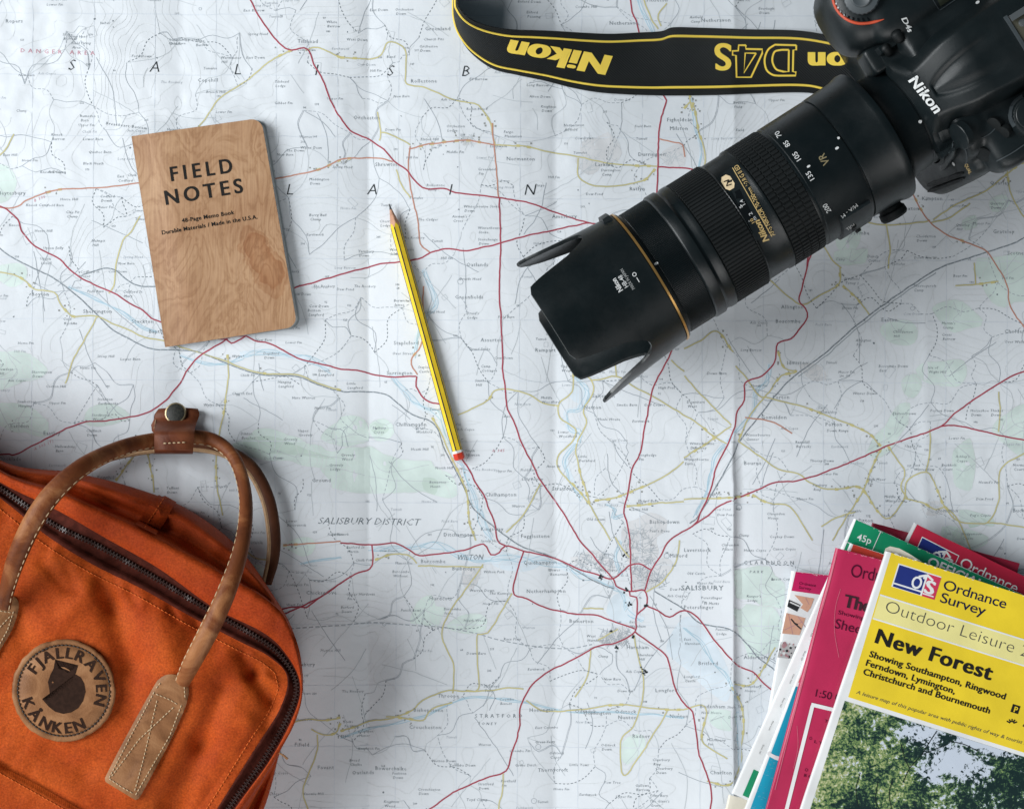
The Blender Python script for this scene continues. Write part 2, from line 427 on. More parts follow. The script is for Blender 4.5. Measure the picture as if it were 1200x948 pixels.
YELLOW = """B 0,210 130,207 165,155 225,180 228,260 230,300 300,318 390,355 470,372 485,378 520,430 533,480 540,517
B 540,517 640,520 740,540 830,555 930,578 1030,588 1110,590
B 833,560 830,620 880,655 960,658 1060,640 1100,600
A 1200,210 1120,175 1080,185
A 1030,185 960,220 880,285 780,352 750,395 715,440 640,520
A 60,480 30,530 0,560 -60,600
A 500,765 470,820 440,850 420,915 D 415,0 410,60 390,85
B 130,400 140,470 135,500
B 140,470 180,480 245,515
B 195,600 210,650 245,700
D 0,10 80,30 130,70 200,85 220,120 260,165 300,165 350,165 400,190 460,215 520,240 580,250 650,275 710,295 790,320 850,345 930,365 1050,372 1120,400 1200,425
D 350,165 310,240 270,310 240,400
D 805,300 808,370 795,480 780,560 765,640 768,760 790,860
D 490,640 450,690 430,720 415,740
D 525,640 545,740 548,780
E 320,520 345,560 380,640 440,780 450,880 475,948
E 410,510 470,485 520,455 540,425 600,422 660,440 710,470 765,480
E 815,365 810,430 765,470 770,520 820,560 815,600 760,660 770,710 820,760 870,820 890,860 930,920 945,948
E 850,370 875,385 885,430 850,490 860,540 825,620 835,700 860,780 875,820
E 875,390 920,385 965,375 1030,415 1100,450 1200,510
E 965,375 960,320
E 1155,320 1200,360
E 890,810 960,800 1060,760 1140,720 1200,675
E 1000,830 1100,820 1200,812
E 700,750 640,860 580,920
F 290,30 340,75 380,110 420,125 480,90 540,55 545,0
F 555,60 610,110 650,160
F 0,280 60,250 115,218 170,290
F 0,375 60,440 130,510 165,545
F 180,340 220,385 260,440 290,450 370,470 440,490 520,520 640,570 690,620
F 330,290 350,345 395,360 340,375 300,430 240,500 190,600
F 190,600 260,650 330,700 400,715 430,740 480,765 540,770 600,760 630,770
F 690,630 660,690 630,770 580,850 520,948
F 715,620 770,705 760,760 780,800
F 630,775 680,850 720,870 770,800 780,740 850,710 880,760 910,830 960,880 1060,885 1100,810 1110,700 1200,640
F 770,800 830,815 880,840 910,830
F 860,560 860,640 845,710
F 1100,430 1105,500 1100,570
F 950,60 1020,55 1100,45
F 1015,-20 1020,55
F 0,660 80,610 165,550
F 0,510 50,540 110,590 150,610
F 0,805 180,798 230,790
F 240,790 300,820 370,830 420,900 450,948
F 480,900 530,870 600,850
F 910,830 960,880 1010,1000 1060,1090
F 1060,885 1180,900 1300,920
G 1200,620 1140,630 1100,625 1060,630 980,650
G 1200,640 1180,675 1140,680 1100,660
G 1120,680 1120,730 1100,790 1070,870 1090,948
G 850,20 900,60 960,70
H 500,85 360,300 395,440 393,535
H 600,185 515,325 480,330 480,430 483,520 440,525
H 270,90 400,92 500,95
H 120,70 180,50 240,55 265,80
H 0,668 60,650 100,635 180,625 240,600 290,560 330,540 380,525 440,528 520,525 600,515 640,520
H 160,618 240,625 290,630 320,590 390,565
H 650,560 700,595 760,600 860,590 960,575 1030,578 1120,590 1200,590 I 60,575 80,600 65,700 150,760
H 570,810 565,880 550,948 540,1020
H 875,380 865,470 820,550
H 1025,330 1040,400 1060,480 1055,560 1025,650 980,700 990,820 1040,760 1080,700 1130,620 1145,590
H 850,240 920,240
H 970,310 900,350
H 960,-10 985,30 1010,60
H 1185,0 1170,80 1120,150 1070,180
I 165,500 240,500 320,375
I 165,510 200,570 210,650 200,720 200,780 160,850 80,840
C 0,390 30,370 50,460 75,560 60,640
C 20,340 30,400
C 635,785 700,795 800,790 860,780
C 705,790 720,870 715,948
C 870,780 960,720 1050,680 1140,610 1180,580 1200,575
C 1130,590 1140,680 1170,740 1200,780
C 860,790 930,770 1000,720
C 490,870 520,920 550,948
B 1060,0 1080,60 1110,110
B 1140,20 1110,60 1120,100"""
RAIL = """E -900,20 -800,0 -700,60 -500,50
D 130,0 200,35 280,95 340,150 400,210 470,250 540,280 620,283 690,288 740,305 850,350 930,370 1050,378 1120,405 E 0,428 100,430 160,440 200,470 250,510 310,530 340,560 360,620 390,680 430,760 460,830 510,880 560,920 H 600,0 640,25 740,60 830,110 900,150 960,170
C 1300,790 1200,835 1150,860 1060,890 1000,910 F 890,0 800,55 620,185 500,290 400,365 340,420 260,520 190,610 180,640 60,850 20,890
I -100,180 0,240 60,290 160,310 220,360 260,410 308,445 400,520
A -30,840 40,900 D 130,0"""
for nm, w, ln in (('yellow', 1.35, YELLOW), ('orange', 1.5, ORANGE), ('red', 1.4, RED)):
    for s in ln.split('\n'):
        pts = Z(s)
        if nm == 'yellow':
            PR.line(pts, w+0.8, 'faint')
        if nm == 'red':
            PR.line(pts, w+0.35, 'pink')
        PR.line(pts, w, nm)
for s in RAIL.split('\n'):
    PR.line(Z(s), 1.5, 'grey'); PR.line(Z(s), 0.7, 'dark', dash=(7, 1.5))
PR.line(Z("F 880,15 800,66 620,197 500,302 400,378"), 1.0, 'grey')
PR.line(Z("H -200,310 0,298 120,290 250,298 360,305 470,325 560,350 700,375 800,380 880,365"), 1.2, 'grey', dash=(5, 2.5))

# rivers and water meadows
for s, w in (("E 290,0 310,60 330,120 300,160 270,230 255,300", 5), ("E 180,370 230,440 280,480 340,510 360,560 400,650 440,700 470,800 500,880 520,948", 6),
             ("E 820,370 860,430 830,490 790,500 800,560 840,580 790,660 810,740 850,800", 5), ("E 930,820 960,840 950,870 985,860", 3),
             ("H 100,30 200,30 330,20 440,60 520,70 600,60 700,70 820,110 900,140 980,180 1010,250 1060,280", 6),
             ("H 980,0 960,60 980,120", 3), ("F 300,330 290,390 250,430 240,500 190,560 150,600 110,660 90,760 40,860", 4),
             ("I 0,300 60,360 100,430 150,480 190,600 200,800", 4), ("H 0,690 100,660 200,640 300,610 450,550 600,560 800,600 960,600 1200,620", 2),
             ("D 850,300 930,290 1010,300 1090,320 1160,350", 6), ("D 640,300 720,330 800,330 860,310", 3), ("B 1040,0 1060,60 1090,120 1100,200 1110,300", 4),
             ("C 25,350 40,460 60,540 40,640", 3), ("D 250,60 330,100 430,150 500,200 560,220", 3), ("G 1060,80 1120,70 1200,60", 2)):
    p = catmull(Z(s), 4)
    PR.line(p, w*1.15, 'water', False)
    for k in range(3):
        q = p + np.stack([fbm(np.arange(len(p))/6.0, 0*p[:, 0]+k*9, 60+k, 2), fbm(np.arange(len(p))/6.0, 0*p[:, 0]+k*5, 70+k, 2)], 1)*w*1.3
        PR.line(q, 0.8, 'blue', False)
PR.area(Z("I 0,270 60,300 120,380 160,470 150,560 80,520 20,460 -60,380"), 'water')
PR.area(Z("H 560,40 640,60 700,85 640,110 560,100 520,70"), 'water')
PR.area(Z("H 960,190 1010,200 1020,280 970,290 930,250"), 'water')
PR.area(Z("E 830,380 870,420 860,460 830,470 800,440"), 'water')

# woods
GREEN = ["D 0,300 90,290 170,330 150,380 60,410 0,420 -80,380", "D 0,470 100,480 180,520 170,580 60,570 0,540", "D 320,485 400,470 470,520 380,545 310,540",
 "D 830,620 880,570 960,560 1060,590 1180,640 1280,680 1270,700 1090,690 1020,672 930,675 870,650", "E 0,520 60,510 100,545 90,600 20,620 -60,590", "E 100,545 150,525 190,555 160,600 110,595",
 "E -40,650 90,620 200,660 330,690 400,760 390,800 260,780 120,780 0,770 -80,720", "H 250,240 320,190 335,230 375,235 340,300 270,300", "H 365,300 420,260 500,265 505,320 430,325",
 "H 985,700 1060,680 1070,720 1020,770 990,790", "F 690,200 800,180 815,240 790,270 720,255", "F 820,335 970,330 965,410 880,405 830,395", "F 765,385 815,370 825,430 780,450", "F 945,640 1000,590 1020,680 1000,780 950,760",
 "F 900,900 990,905 1060,948 940,990", "F 960,840 1090,870 1085,900 970,880", "F 1180,490 1260,500 1280,560 1190,560", "C 545,800 610,780 625,850 570,900 530,870", "C 200,880 290,860 300,910 210,920",
 "I 185,110 300,90 360,170 350,240 240,220 190,200", "I 190,230 340,250 330,370 240,420 190,330", "A -60,600 40,585 70,640 50,700 -50,720", "A -40,960 60,930 110,960 60,1010", "G 870,90 930,90 935,130 880,140",
 "C 1070,710 1130,690 1140,730 1080,750", "F 870,130 960,110 1040,190 930,220", "F 640,640 760,470 800,500 700,660", "C 970,780 1020,760 1030,800 980,820", "G 1010,20 1060,-10 1120,10 1080,60", "I 90,590 180,600 170,660 100,650", "C 530,890 640,880 640,930 540,930",
 "C 1010,930 1200,900 1260,1000 1120,1080 1040,1010", "F 1080,560 1180,470 1260,540 1200,650"]
R0 = np.random.RandomState(77)
for i, s in enumerate(GREEN):
    p = np.array(Z(s)); c = p.mean(0)
    q = catmull(p, 6, closed=True)
    j = 1 + 0.30*fbm(q[:, 0]/11, q[:, 1]/11, 80+i, 3)[:, None]
    q = c + (q-c)*j
    PR.area(q[::2], 'green')
    PR.line(np.vstack([q, q[:1]]), 0.4, 'contour', False)
    for k in range(2):
        a = R0.rand()*6.28; PR.line([c+(q[int(len(q)*R0.rand())]-c)*.9, c+np.array([math.cos(a), math.sin(a)])*6, c+(q[int(len(q)*R0.rand())]-c)*.9], .5, 'faint')
for s in ("D 860,600 960,585 1080,630 1180,665 1040,650 900,640", "E 100,550 140,535 170,560 130,585", "F 1000,860 1060,880 1000,905", "F 905,910 960,905 1010,950 930,975", "E 290,730 340,740 330,790 290,770"):
    PR.area(Z(s), 'green2')

# towns
def town(poly, n=60, seed=1):
    pp = catmull(Z(poly), 5, closed=True); cc = pp.mean(0)
    PR.area((cc+(pp-cc)*(1+0.45*fbm(pp[:, 0]/9, pp[:, 1]/9, seed, 2)[:, None]))[::2], 'town')
    p = np.array(Z(poly)); lo, hi = p.min(0), p.max(0); c = p.mean(0)
    R = np.random.RandomState(seed)
    for k in range(n):
        q = c + (R.rand(2)-0.5)*(hi-lo)*0.85; a = R.rand()*3.14; L = 2+5*R.rand()
        d = np.array([math.cos(a), math.sin(a)])*L
        PR.line([q-d, q+d], 0.42, 'grey' if n > 30 else 'faint', False)
for i, s in enumerate(["H 800,60 900,40 960,70 930,110 840,90", "H 990,-40 1080,-50 1110,40 1060,90 1000,60", "H 1020,110 1080,100 1130,60 1160,100 1080,180 1020,170", "H 900,340 1000,300 1010,350 930,370",
                       "H 430,100 490,95 480,150 440,170", "B 830,560 900,545 900,610 850,620", "B 1130,540 1200,520 1200,590 1130,590", "E 1010,890 1100,860 1140,900 1080,948 1020,948", "F 410,340 470,330 500,370 450,390", "B 420,500 450,480 470,510 430,520", "F 830,825 900,810 920,850 850,860", "B 840,505 960,480 980,560 860,590"]):
    town(s, 95 if i < 4 else 24, i)

# contours by marching squares over a hill field, tracks, grid
def contours():
    st = 5.0
    xs = np.arange(-150, 1351, st); ys = np.arange(-120, 1071, st)
    X, Y = np.meshgrid(xs, ys)
    f = fbm(X/190+0.3*fbm(X/90, Y/90, 44, 2), Y/190, 41, 4)*9
    segs = []
    for lv in np.arange(-7, 7, 0.62):
        g = f-lv
        a, bq, c, d = g[:-1, :-1], g[:-1, 1:], g[1:, 1:], g[1:, :-1]
        x0, y0 = X[:-1, :-1], Y[:-1, :-1]
        def cr(p, q): return (p > 0) != (q > 0)
        def fr(p, q): return p/np.where(p-q == 0, 1, p-q)
        e = [(cr(a, bq), x0+st*fr(a, bq), y0), (cr(bq, c), x0+st, y0+st*fr(bq, c)), (cr(d, c), x0+st*fr(d, c), y0+st), (cr(a, d), x0, y0+st*fr(a, d))]
        for i in range(4):
            for j in range(i+1, 4):
                m = e[i][0] & e[j][0] & ((e[0][0].astype(int)+e[1][0]+e[2][0]+e[3][0]) == 2)
                segs.append(np.stack([e[i][1][m], e[i][2][m], e[j][1][m], e[j][2][m]], 1))
    s = np.concatenate(segs)
    keep = vnoise(s[:, 0]/120, s[:, 1]/120, 5) > 0.24
    s = s[keep]
    d = s[:, 2:]-s[:, :2]; L = np.maximum(np.linalg.norm(d, axis=1), 1e-6); d = d/L[:, None]
    n = np.stack([d[:, 1], -d[:, 0]], 1)*0.2
    d = d*0.15
    N = len(s)
    v = np.concatenate([s[:, :2]-n-d, s[:, :2]+n-d, s[:, 2:]+n+d, s[:, 2:]-n+d])
    PR.add(v, [(i, N+i, 2*N+i, 3*N+i) for i in range(N)], 'contour')
contours()
for k in range(-4, 22):
    x = 43+k*71.0; PR.line([(x, -160), (x-6, 1100)], 0.75, 'grid', step=9)
    y = 18+k*71.0; PR.line([(-190, y), (1390, y+6)], 0.75, 'grid', step=9)
R = np.random.RandomState(12)
nodes = []
for gx in range(-3, 28):
    for gy in range(-3, 23):
        nodes.append((gx*48+R.rand()*46, gy*48+R.rand()*46))
nodes = np.array(nodes)
done = set()
for i, p in enumerate(nodes):
    d = np.hypot(*(nodes-p).T); od = np.argsort(d)[1:5]
    for j in od[R.rand(4) < 0.52]:
        if (min(i, j), max(i, j)) in done: continue
        done.add((min(i, j), max(i, j)))
        q = nodes[j]; L = d[j]; nrm = np.array([-(q-p)[1], (q-p)[0]])/L
        m1 = p+(q-p)*0.33+nrm*L*(R.rand()-.5)*0.35; m2 = p+(q-p)*0.67+nrm*L*(R.rand()-.5)*0.35
        typ = R.rand()
        pts = [p, m1, m2, q]
        if typ < 0.2: PR.line(pts, 0.6, 'grey')
        elif typ < 0.4: PR.line(pts, 0.6, 'faint')
        elif typ < 0.50: PR.line(np.array(pts)+[0.5, 0.4], 0.4, 'grey'); PR.line(np.array(pts)-[0.5, 0.4], 0.4, 'grey')
        elif typ < 0.82: PR.line(pts, 0.7, 'grey', dash=(3.4, 2.0))
        else: PR.line(pts, 0.75, 'dark', dash=(2.4, 2.2))
# long straight-ish tracks, hedged enclosures and farm plans
for k in range(330):
    p = np.array([R.rand()*1400-100, R.rand()*1150-100]); a = R.choice([0.5, 0.9, 2.2, 1.4])+R.randn()*0.25; L = 22+60*R.rand()
    d = np.array([math.cos(a), math.sin(a)]); nn = np.array([-d[1], d[0]])
    PR.line([p, p+d*L*.5+nn*R.randn()*5, p+d*L], 0.7, 'faint' if k % 3 else 'grey')
for k in range(300):
    p = np.array([R.rand()*1450-120, R.rand()*1180-110])
    w, h, a = 2+5*R.rand(), 2+4*R.rand(), R.rand()*3.14
    c, s_ = math.cos(a), math.sin(a)
    q = np.array([(p[0]+x*c-y*s_, p[1]+x*s_+y*c) for x, y in ((-w, -h), (w, -h), (w, h), (-w, h), (-w, -h))])
    if k % 3 == 0: PR.line(q, 0.55, 'faint', False)
    elif k % 3 == 1: PR.add(p+(q[:4]-p)*0.16, [(0, 1, 2, 3)], 'dark')
    elif k % 15 == 2:
        aa = np.linspace(0, 6.283, 9); PR.line(p+np.stack([np.cos(aa), np.sin(aa)], 1)*(1.5+2*R.rand()), 0.5, 'grey', False)
# villages: bits of black building along the roads
allroads = [catmull(Z(s), 4) for s in (YELLOW+'\n'+ORANGE).split('\n')]
for rd in allroads:
    for k in range(0, len(rd)-1, 3):
        if vnoise(rd[k][0]/34, rd[k][1]/34, 99) > 0.70:
            for q in range(3):
                p = rd[k]+R.randn(2)*3.4
                s_ = 0.5+0.6*R.rand(); PR.add([p+(-s_, -s_), p+(s_, -s_), p+(s_, s_), p+(-s_, s_)], [(0, 1, 2, 3)], 'casing')
            PR.line([rd[k], rd[k+1]], 2.9, 'yellow', False)
for x, y, n, sp in ((755, 785, 16, 5), (722, 757, 8, 3), (703, 676, 14, 3.2), (734, 690, 6, 3), (736, 706, 7, 2.5), (731, 650, 6, 3), (756, 708, 8, 2.2), (742, 744, 4, 2), (715, 738, 4, 2)):
    for k in range(n):
        p = np.array([x, y])+R.randn(2)*sp*0.55; a = R.rand(2)*0.9+0.4
        PR.add([p-a, p+a*(1, -1), p+a, p+a*(-1, 1)], [(0, 1, 2, 3)], 'black')

# lettering printed on the map
for ch, x, y in (("S", 82, 85), ("A", 177, 87), ("L", 275, 90), ("I", 369, 91), ("S", 453, 91), ("B", 540, 92), ("L", 336, 230), ("A", 430, 229), ("I", 525, 230), ("N", 613, 230)):
    PR.text(ch, x, y, 12.5, 'black', 0, -0.012, 0.22)
PR.text("DANGER AREA", 28, 64.5, 4.6, 'pink', 2, 0, 0, 1.9, width=86)
PR.text("SALISBURY DISTRICT", 374, 613, 7.6, 'dark', 1, -0.01, 0.3, width=120)
PR.text("SALISBURY", 797, 690, 5.5, 'text', 0, 0, 0, 1.1, width=49)
PR.text("WILTON", 537, 655, 6.0, 'text', -1, 0.0, 0.3, width=30)
names = """A 1050,160 Tilshead;A 360,95 Imber;A 380,10 Rough Down;A 190,12 Berrill;A 30,90 Ropers;A 230,135 Stoke Barrow;A 260,165 Field Firing Area;A 600,150 Long Chapperton Down;A 690,155 Silver Barrow;A 470,210 Ford Down;A 870,215 East Down;A 700,295 Copehill;A 730,335 Breach Hill;A 290,420 Rumsden Barn;A 190,485 Knook Barrow;A 300,500 Lower Barn;A 320,545 Quebec Barn;A 300,585 Black Heath;A 150,615 Knook Down;A 420,630 East Codford;A 360,700 Codford Down;A 220,710 Horse Hill;A 240,755 Clay Pit Clump;A 330,855 Malmpit Hill;A 150,918 Upton Lovell;A 100,730 Knook Camp;A 40,800 Knook;A 130,820 Horse Hill;A 160,880 Upton Folly;A 970,375 Gibbet Fm;A 970,300 Tilshead Lodge;A 1010,540 The Down;A 1090,640 Maddington Down;A 1090,765 Berry Ball Clump;A 1060,530 Water Dean;A 860,50 East Barrow;A 780,215 Warminster Hill;A 1150,90 White Barrow;A 20,555 East Hill;A 0,690 Heytesbury
B 45,425 Orcheston;B 120,588 Shrewton;B 100,45 East Down;B 190,45 Orcheston Down;B 295,115 Greenland;B 290,150 Church Pits;B 275,175 Orcheston Down;B 245,298 Rollestone;B 20,150 West Down;B 160,210 Bund;B 620,18 Enford Down;B 650,55 Enford Penning;B 820,35 Coombe Hill;B 450,290 Ell Barrow;B 650,310 Long Barrow;B 440,395 Robin Hood;B 370,455 Orcheston Lodge;B 280,500 Elston Hill;B 570,475 Fargo Plantation;B 700,385 Knighton Down;B 660,350 Alton Down;B 780,450 Netheravon Airfield;B 890,590 Larkhill;B 1040,555 Durrington;B 910,608 Durrington Camp;B 1010,675 Ratfyn;B 370,545 Middle Fm;B 580,570 Normanton;B 480,605 Greenland Fm;B 300,660 Rollestone Camp;B 430,735 Winterbourne Stoke Down;B 135,785 Cherry Lodge;B 270,780 The Cadger;B 390,770 Airman's Cross;B 480,810 Winterbourne Stoke;B 480,850 Stonehenge Down;B 440,940 Oatlands;B 60,890 Yarnbury Down;B 170,885 Winterbourne Stoke;B 350,915 Hill Fm;B 940,95 Netheravon;B 1070,15 Fittleton;B 1140,435 Figheldean;B 1150,465 Milston;B 680,660 Fargo;B 740,770 Amesbury
C 20,75 Airfield Camp;C 60,88 Netheravon;C 260,45 Everleigh Down;C 170,375 Bourne Field;C 180,470 Field;C 1070,655 Quarley;C 1080,825 Grateley;C 1010,795 Manor Fm;C 1070,725 Quarley Down;C 830,710 Kimpton;C 810,840 Cholderton Down;C 640,910 Dunch Corner;C 560,830 Boscombe;C 530,920 Camp;C 740,745 Thruxton;C 950,800 Quarley Hill;C 1130,900 Scotney
D 120,95 Boyton;D 300,155 Sherrington;D 440,85 Codford St Mary;D 290,15 Codford St Peter;D 470,190 Stockton;D 530,225 Bapton;D 820,310 Wylye;D 980,400 Hanging Langford;D 1120,360 Steeple Langford;D 0,355 Newdean Hill;D 120,365 Sherrington Down;D 70,468 Snail-creep Hanging;D 350,460 Stockton Earthworks;D 430,320 Lower Barn;D 350,310 Stony Hill;D 170,415 Corton Hill;D 230,180 Cold Kitchen;D 720,480 Wylye Down;D 820,440 Church End;D 930,300 Deptford Down;D 1085,150 Bottom Langford;D 1090,135 Cow Down;D 330,515 Stockton Wood;D 310,570 Chilfinch Down;D 160,580 Eastley;D 200,625 Hallowdene Barn;D 0,670 Chicklade;D 590,770 Teffont Down;D 850,580 Dinton Beeches;D 1000,600 Grovely Wood;D 1050,570 Upper Grovely;D 1100,745 Ground;D 1010,885 Lower Baverstock;D 1160,690 Grovely Lodge;D 45,555 Earldon;D 1030,455 Hare Warren;D 350,735 Fonthill
E 185,115 Berwick St James;E 185,265 Stapleford;E 270,348 Stapleford Castle;E 160,370 Serrington;E 20,405 Little Langford;E 180,300 Over Street;E 260,560 Great Wishford;E 435,640 South Newton;E 110,560 Ebsbury Copse;E 0,655 Grovely Wood;E 190,550 Chilhampton;E 245,635 Heath Hill;E 330,700 North Hill;E 310,750 Bemerton Heath;E 505,795 Chilhampton;E 490,915 Kingsway;E 360,935 Ditchampton;E 440,160 Druid's Lodge;E 400,105 Greenfields;E 415,40 Druids Head;E 490,255 Asserton;E 450,285 Druid Stoke;E 490,345 Camp Cottages;E 470,395 Smithen Hill;E 570,520 Avon;E 770,345 Upper Woodford;E 700,455 Middle Woodford;E 760,575 Lower Woodford;E 800,300 Lake Down;E 680,290 Rampart;E 850,490 Netton;E 880,450 Salterton;E 965,480 Smoke Barn;E 860,880 Old Sarum;E 900,530 Heale House;E 1040,655 Longhedge Fm;E 1040,815 End of Bere;E 1010,845 Castle Hill;E 1080,890 Bishopdown;E 1080,920 Paul's Dene;E 1110,420 High Post;E 1060,480 Golf Course;E 830,660 Little Durnford;E 720,695 Avon Br;E 740,775 Stratford;E 630,940 Fugglestone
F 560,40 Newton Toney;F 340,140 Allington;F 320,190 Boscombe;F 360,335 Idmiston;F 310,455 Porton;F 270,525 Gomeldon;F 215,585 Winterbourne Gunner;F 20,615 Winterbourne Dauntsey;F 0,670 Winterbourne Earls;F 600,255 Allington Fm;F 680,345 Boscombe Down East;F 900,195 Martin's Clump;F 900,235 Cross Barrow;F 1120,225 Cholderton;F 1120,260 Over Wallop;F 800,65 Thorneycroft Camp;F 850,350 Isle of Wight Hill;F 860,500 Porton Down;F 730,510 Easton Down;F 590,440 Winter Down;F 470,490 East Gomeldon;F 495,550 Porton;F 500,570 Down Range;F 390,610 Ramshill Barracks;F 440,675 Thorny Down;F 210,685 Bourne;F 450,760 Figsbury Ring;F 1000,500 Horseshoe Down;F 1070,500 Thicket Down;F 950,660 Ashley's Copse;F 700,800 Middle Winterslow;F 800,690 East Winterslow;F 900,690 Buckholt Court;F 1030,750 Hound's Fm;F 880,850 Common;F 290,860 Clarendon House;F 940,30 Beer Fm;F 300,940 Cockey Down;F 640,740 High Moor Fm;F 560,850 Dunstable Pond;F 610,885 Pitton;F 970,930 Hedgemoor Copse;F 1000,865 Pug's Copse;F 1150,850 Buckholt;F 1150,690 Norman Court;F 80,370 Down Barn;F 10,470 Downbarn West;F 690,185 Easton;F 730,225 Cholderton Hill
G 1010,160 Compton Fm;G 1080,190 Chicksgrove;G 1130,390 Mutton Hill;G 1120,800 Fovant;G 1070,890 Knowle Hill;G 950,890 Chase;G 1010,230 West Fm;G 1040,720 Fifield;G 1040,440 Buxbury
H 20,30 Barford St Martin;H 280,80 Burcombe;H 390,105 Bulbridge;H 500,115 Wilton Park;H 640,85 Quidhampton;H 650,185 Netherhampton;H 180,115 Burcombe Without;H 310,210 Hurdcott;H 430,285 Heath Wood;H 20,195 Upper Hurdcott Fm;H 0,240 Barford Down;H 190,85 Manor Fm;H 450,180 Warren Down;H 520,190 The Kennels;H 360,245 Burcombe Ivers;H 210,250 Punch Bowl;H 440,400 Down Barn;H 500,515 Stratford Tony;H 555,560 Coombe Bissett;H 570,350 Race Plain;H 340,550 Throope;H 255,600 Bishopstone;H 240,660 Croucheston;H 10,640 Stoke Farthing;H 60,675 Knighton Manor;H 470,620 STRATFORD;H 480,645 TONEY;H 660,600 Homington;H 820,605 Odstock;H 960,605 Odstock;H 970,625 Nunton;H 1150,620 Nunton;H 1040,405 Harnham Hill;H 850,610 Homington;H 1100,530 Longford;H 920,490 New Barn;H 1000,380 Harnham;H 860,340 West Harnham;H 800,290 Bemerton;H 730,110 Lower Bemerton;H 690,810 Thornycroft;H 680,660 East Coombe;H 680,710 Great Yews;H 910,720 Odstock Down;H 920,850 Yew Tree;H 730,750 Odstock Copse;H 800,790 Little Yews;H 1020,690 Radnor;H 1090,770 Clearbury Ring;H 1100,800 Clearbury Down;H 1080,895 Yews Barn;H 1080,915 The Giant's Grave;H 1030,860 Gallows Barrow;H 610,790 Grims Ditch;H 590,740 Coombe Fm;H 440,910 Toyd Clump;H 270,875 Croucheston Down;H 150,920 Knighton Wood;H 180,820 Faulston Down;H 60,735 Knighton Fm;H 30,775 Broad Chalke;H 40,820 Oatlands;H 120,805 Bowerchalke;H 320,775 Netton Down;H 380,790 Coombe Down;H 560,845 Portfield Fm;H 480,855 Stratford Down;H 1010,290 East Harnham;H 1150,60 Milford;H 0,690 Ebble
I 0,40 Laverstock;I 10,120 Old Castle;I 60,205 Petersfinger Fm;I 70,225 St Marks;I 0,240 Petersfinger;I 130,20 Clarendon Palace;I 310,35 Canon Copse;I 210,85 CLARENDON;I 230,115 PARK;I 305,140 Beech Copse;I 210,40 Hunts Copse;I 50,435 Britford;I 110,315 Fussells Lodge;I 210,415 Alderbury;I 210,515 Alderbury House;I 55,585 Bodenham;I 60,605 New House;I 150,585 Shute End;I 80,700 Matrimony Fm;I 90,815 Charlton;I 0,350 East Harnham;I 0,480 Longford Castle;I 220,200 Ranger's Lodge"""
for row in names.split('\n'):
    for it in row.split(';'):
        fld, xy, nm = it.strip().split(' ', 2); a, c = xy.split(','); o = ZO[fld]
        x, y = o[0]+float(a)/3, o[1]+float(c)/3
        big = len(nm.split()) == 1 and len(nm) > 5
        cap = 4.3 if big else 3.0
        up = nm.isupper()
        ws = nm.split()
        sp = 1.8 if up else 1.12
        if len(ws) >= 2 and len(nm) > 11:
            k = (len(ws)+1)//2
            PR.text(' '.join(ws[:k]), x, y, cap, 'text', 0, -0.006, 0.18, sp); PR.text(' '.join(ws[k:]), x+1, y+5, cap, 'text', 0, -0.006, 0.18, sp)
        else:
            PR.text(nm, x, y, cap, 'text', 0, -0.006, 0.18 if cap < 3.5 else 0, sp)
taken = np.concatenate(PR.xy[-420:])
words = ["Down Fm", "Long Barrow", "Manor Fm", "New Barn", "Tumulus", "Tumuli", "Lower Fm", "Hill Fm", "The Rookery", "Upper Fm", "Field Barn", "Earthwork", "Clump", "Ash Copse", "Dew Pond", "Chalk Pit", "Warren", "Spring Head", "Home Fm", "Cow Down"]
for k in range(620):
    x, y = R.rand()*1320-60, R.rand()*1060-60
    if np.min(np.hypot((taken[:, 0]-x-10)*0.5, taken[:, 1]-y)) < 10: continue
    PR.text(words[k % len(words)], x, y, 2.9, 'text' if k % 3 else 'grey', 0, -0.008, 0.18, 1.1)
for k in range(230):
    x, y = R.rand()*1300-50, R.rand()*1050-50
    PR.text(str(R.randint(58, 240)), x, y, 2.3, 'text')
for s, nm, a in (("A 380,445", "Breakheart Bottom", 7), ("D 130,635", "A 303 (T)", -25), ("A 130,715", "B 390", -20), ("E 530,640", "A 345", 0)):
    x, y = Z(s)[0]; PR.text(nm, x, y, 3.2, 'pink' if nm[1] in ' 3' or nm[0] in 'AB' and nm[1] == ' ' else 'text', a, 0, 0.2, 1.3)

# the sheet itself and everything printed on it: one mesh
def axis(lo, hi, st, extra):
    a = np.arange(lo, hi+.1, st)
    for e in extra: a = np.r_[a[np.abs(a-e) > 1.2], e]
    return np.sort(a)
gxs = axis(-290, 1490, 3.6, (432, 650, 856.5, 858, 859.5, 861, 863)); gys = axis(-250, 1200, 3.8, (132, 518))
X, Y = np.meshgrid(gxs, gys)
H0 = hmap(X, Y)
sv = np.stack([(X.ravel()-600)*S, (474-Y.ravel())*S, H0.ravel()], 1)
nc, nr = len(gxs), len(gys)
ii = (np.arange(nr-1)[:, None]*nc + np.arange(nc-1)[None, :]).ravel()
sf = np.stack([ii, ii+nc, ii+nc+1, ii+1], 1)
def hgrid(x, y):
    """height of the modelled sheet (bilinear on its own grid)"""
    i = np.clip(np.searchsorted(gxs, x)-1, 0, nc-2); j = np.clip(np.searchsorted(gys, y)-1, 0, nr-2)
    u = np.clip((x-gxs[i])/(gxs[i+1]-gxs[i]), 0, 1); v = np.clip((y-gys[j])/(gys[j+1]-gys[j]), 0, 1)
    return (H0[j, i]*(1-u)+H0[j, i+1]*u)*(1-v) + (H0[j+1, i]*(1-u)+H0[j+1, i+1]*u)*v
pxy = np.concatenate(PR.xy); po = np.concatenate(PR.o)
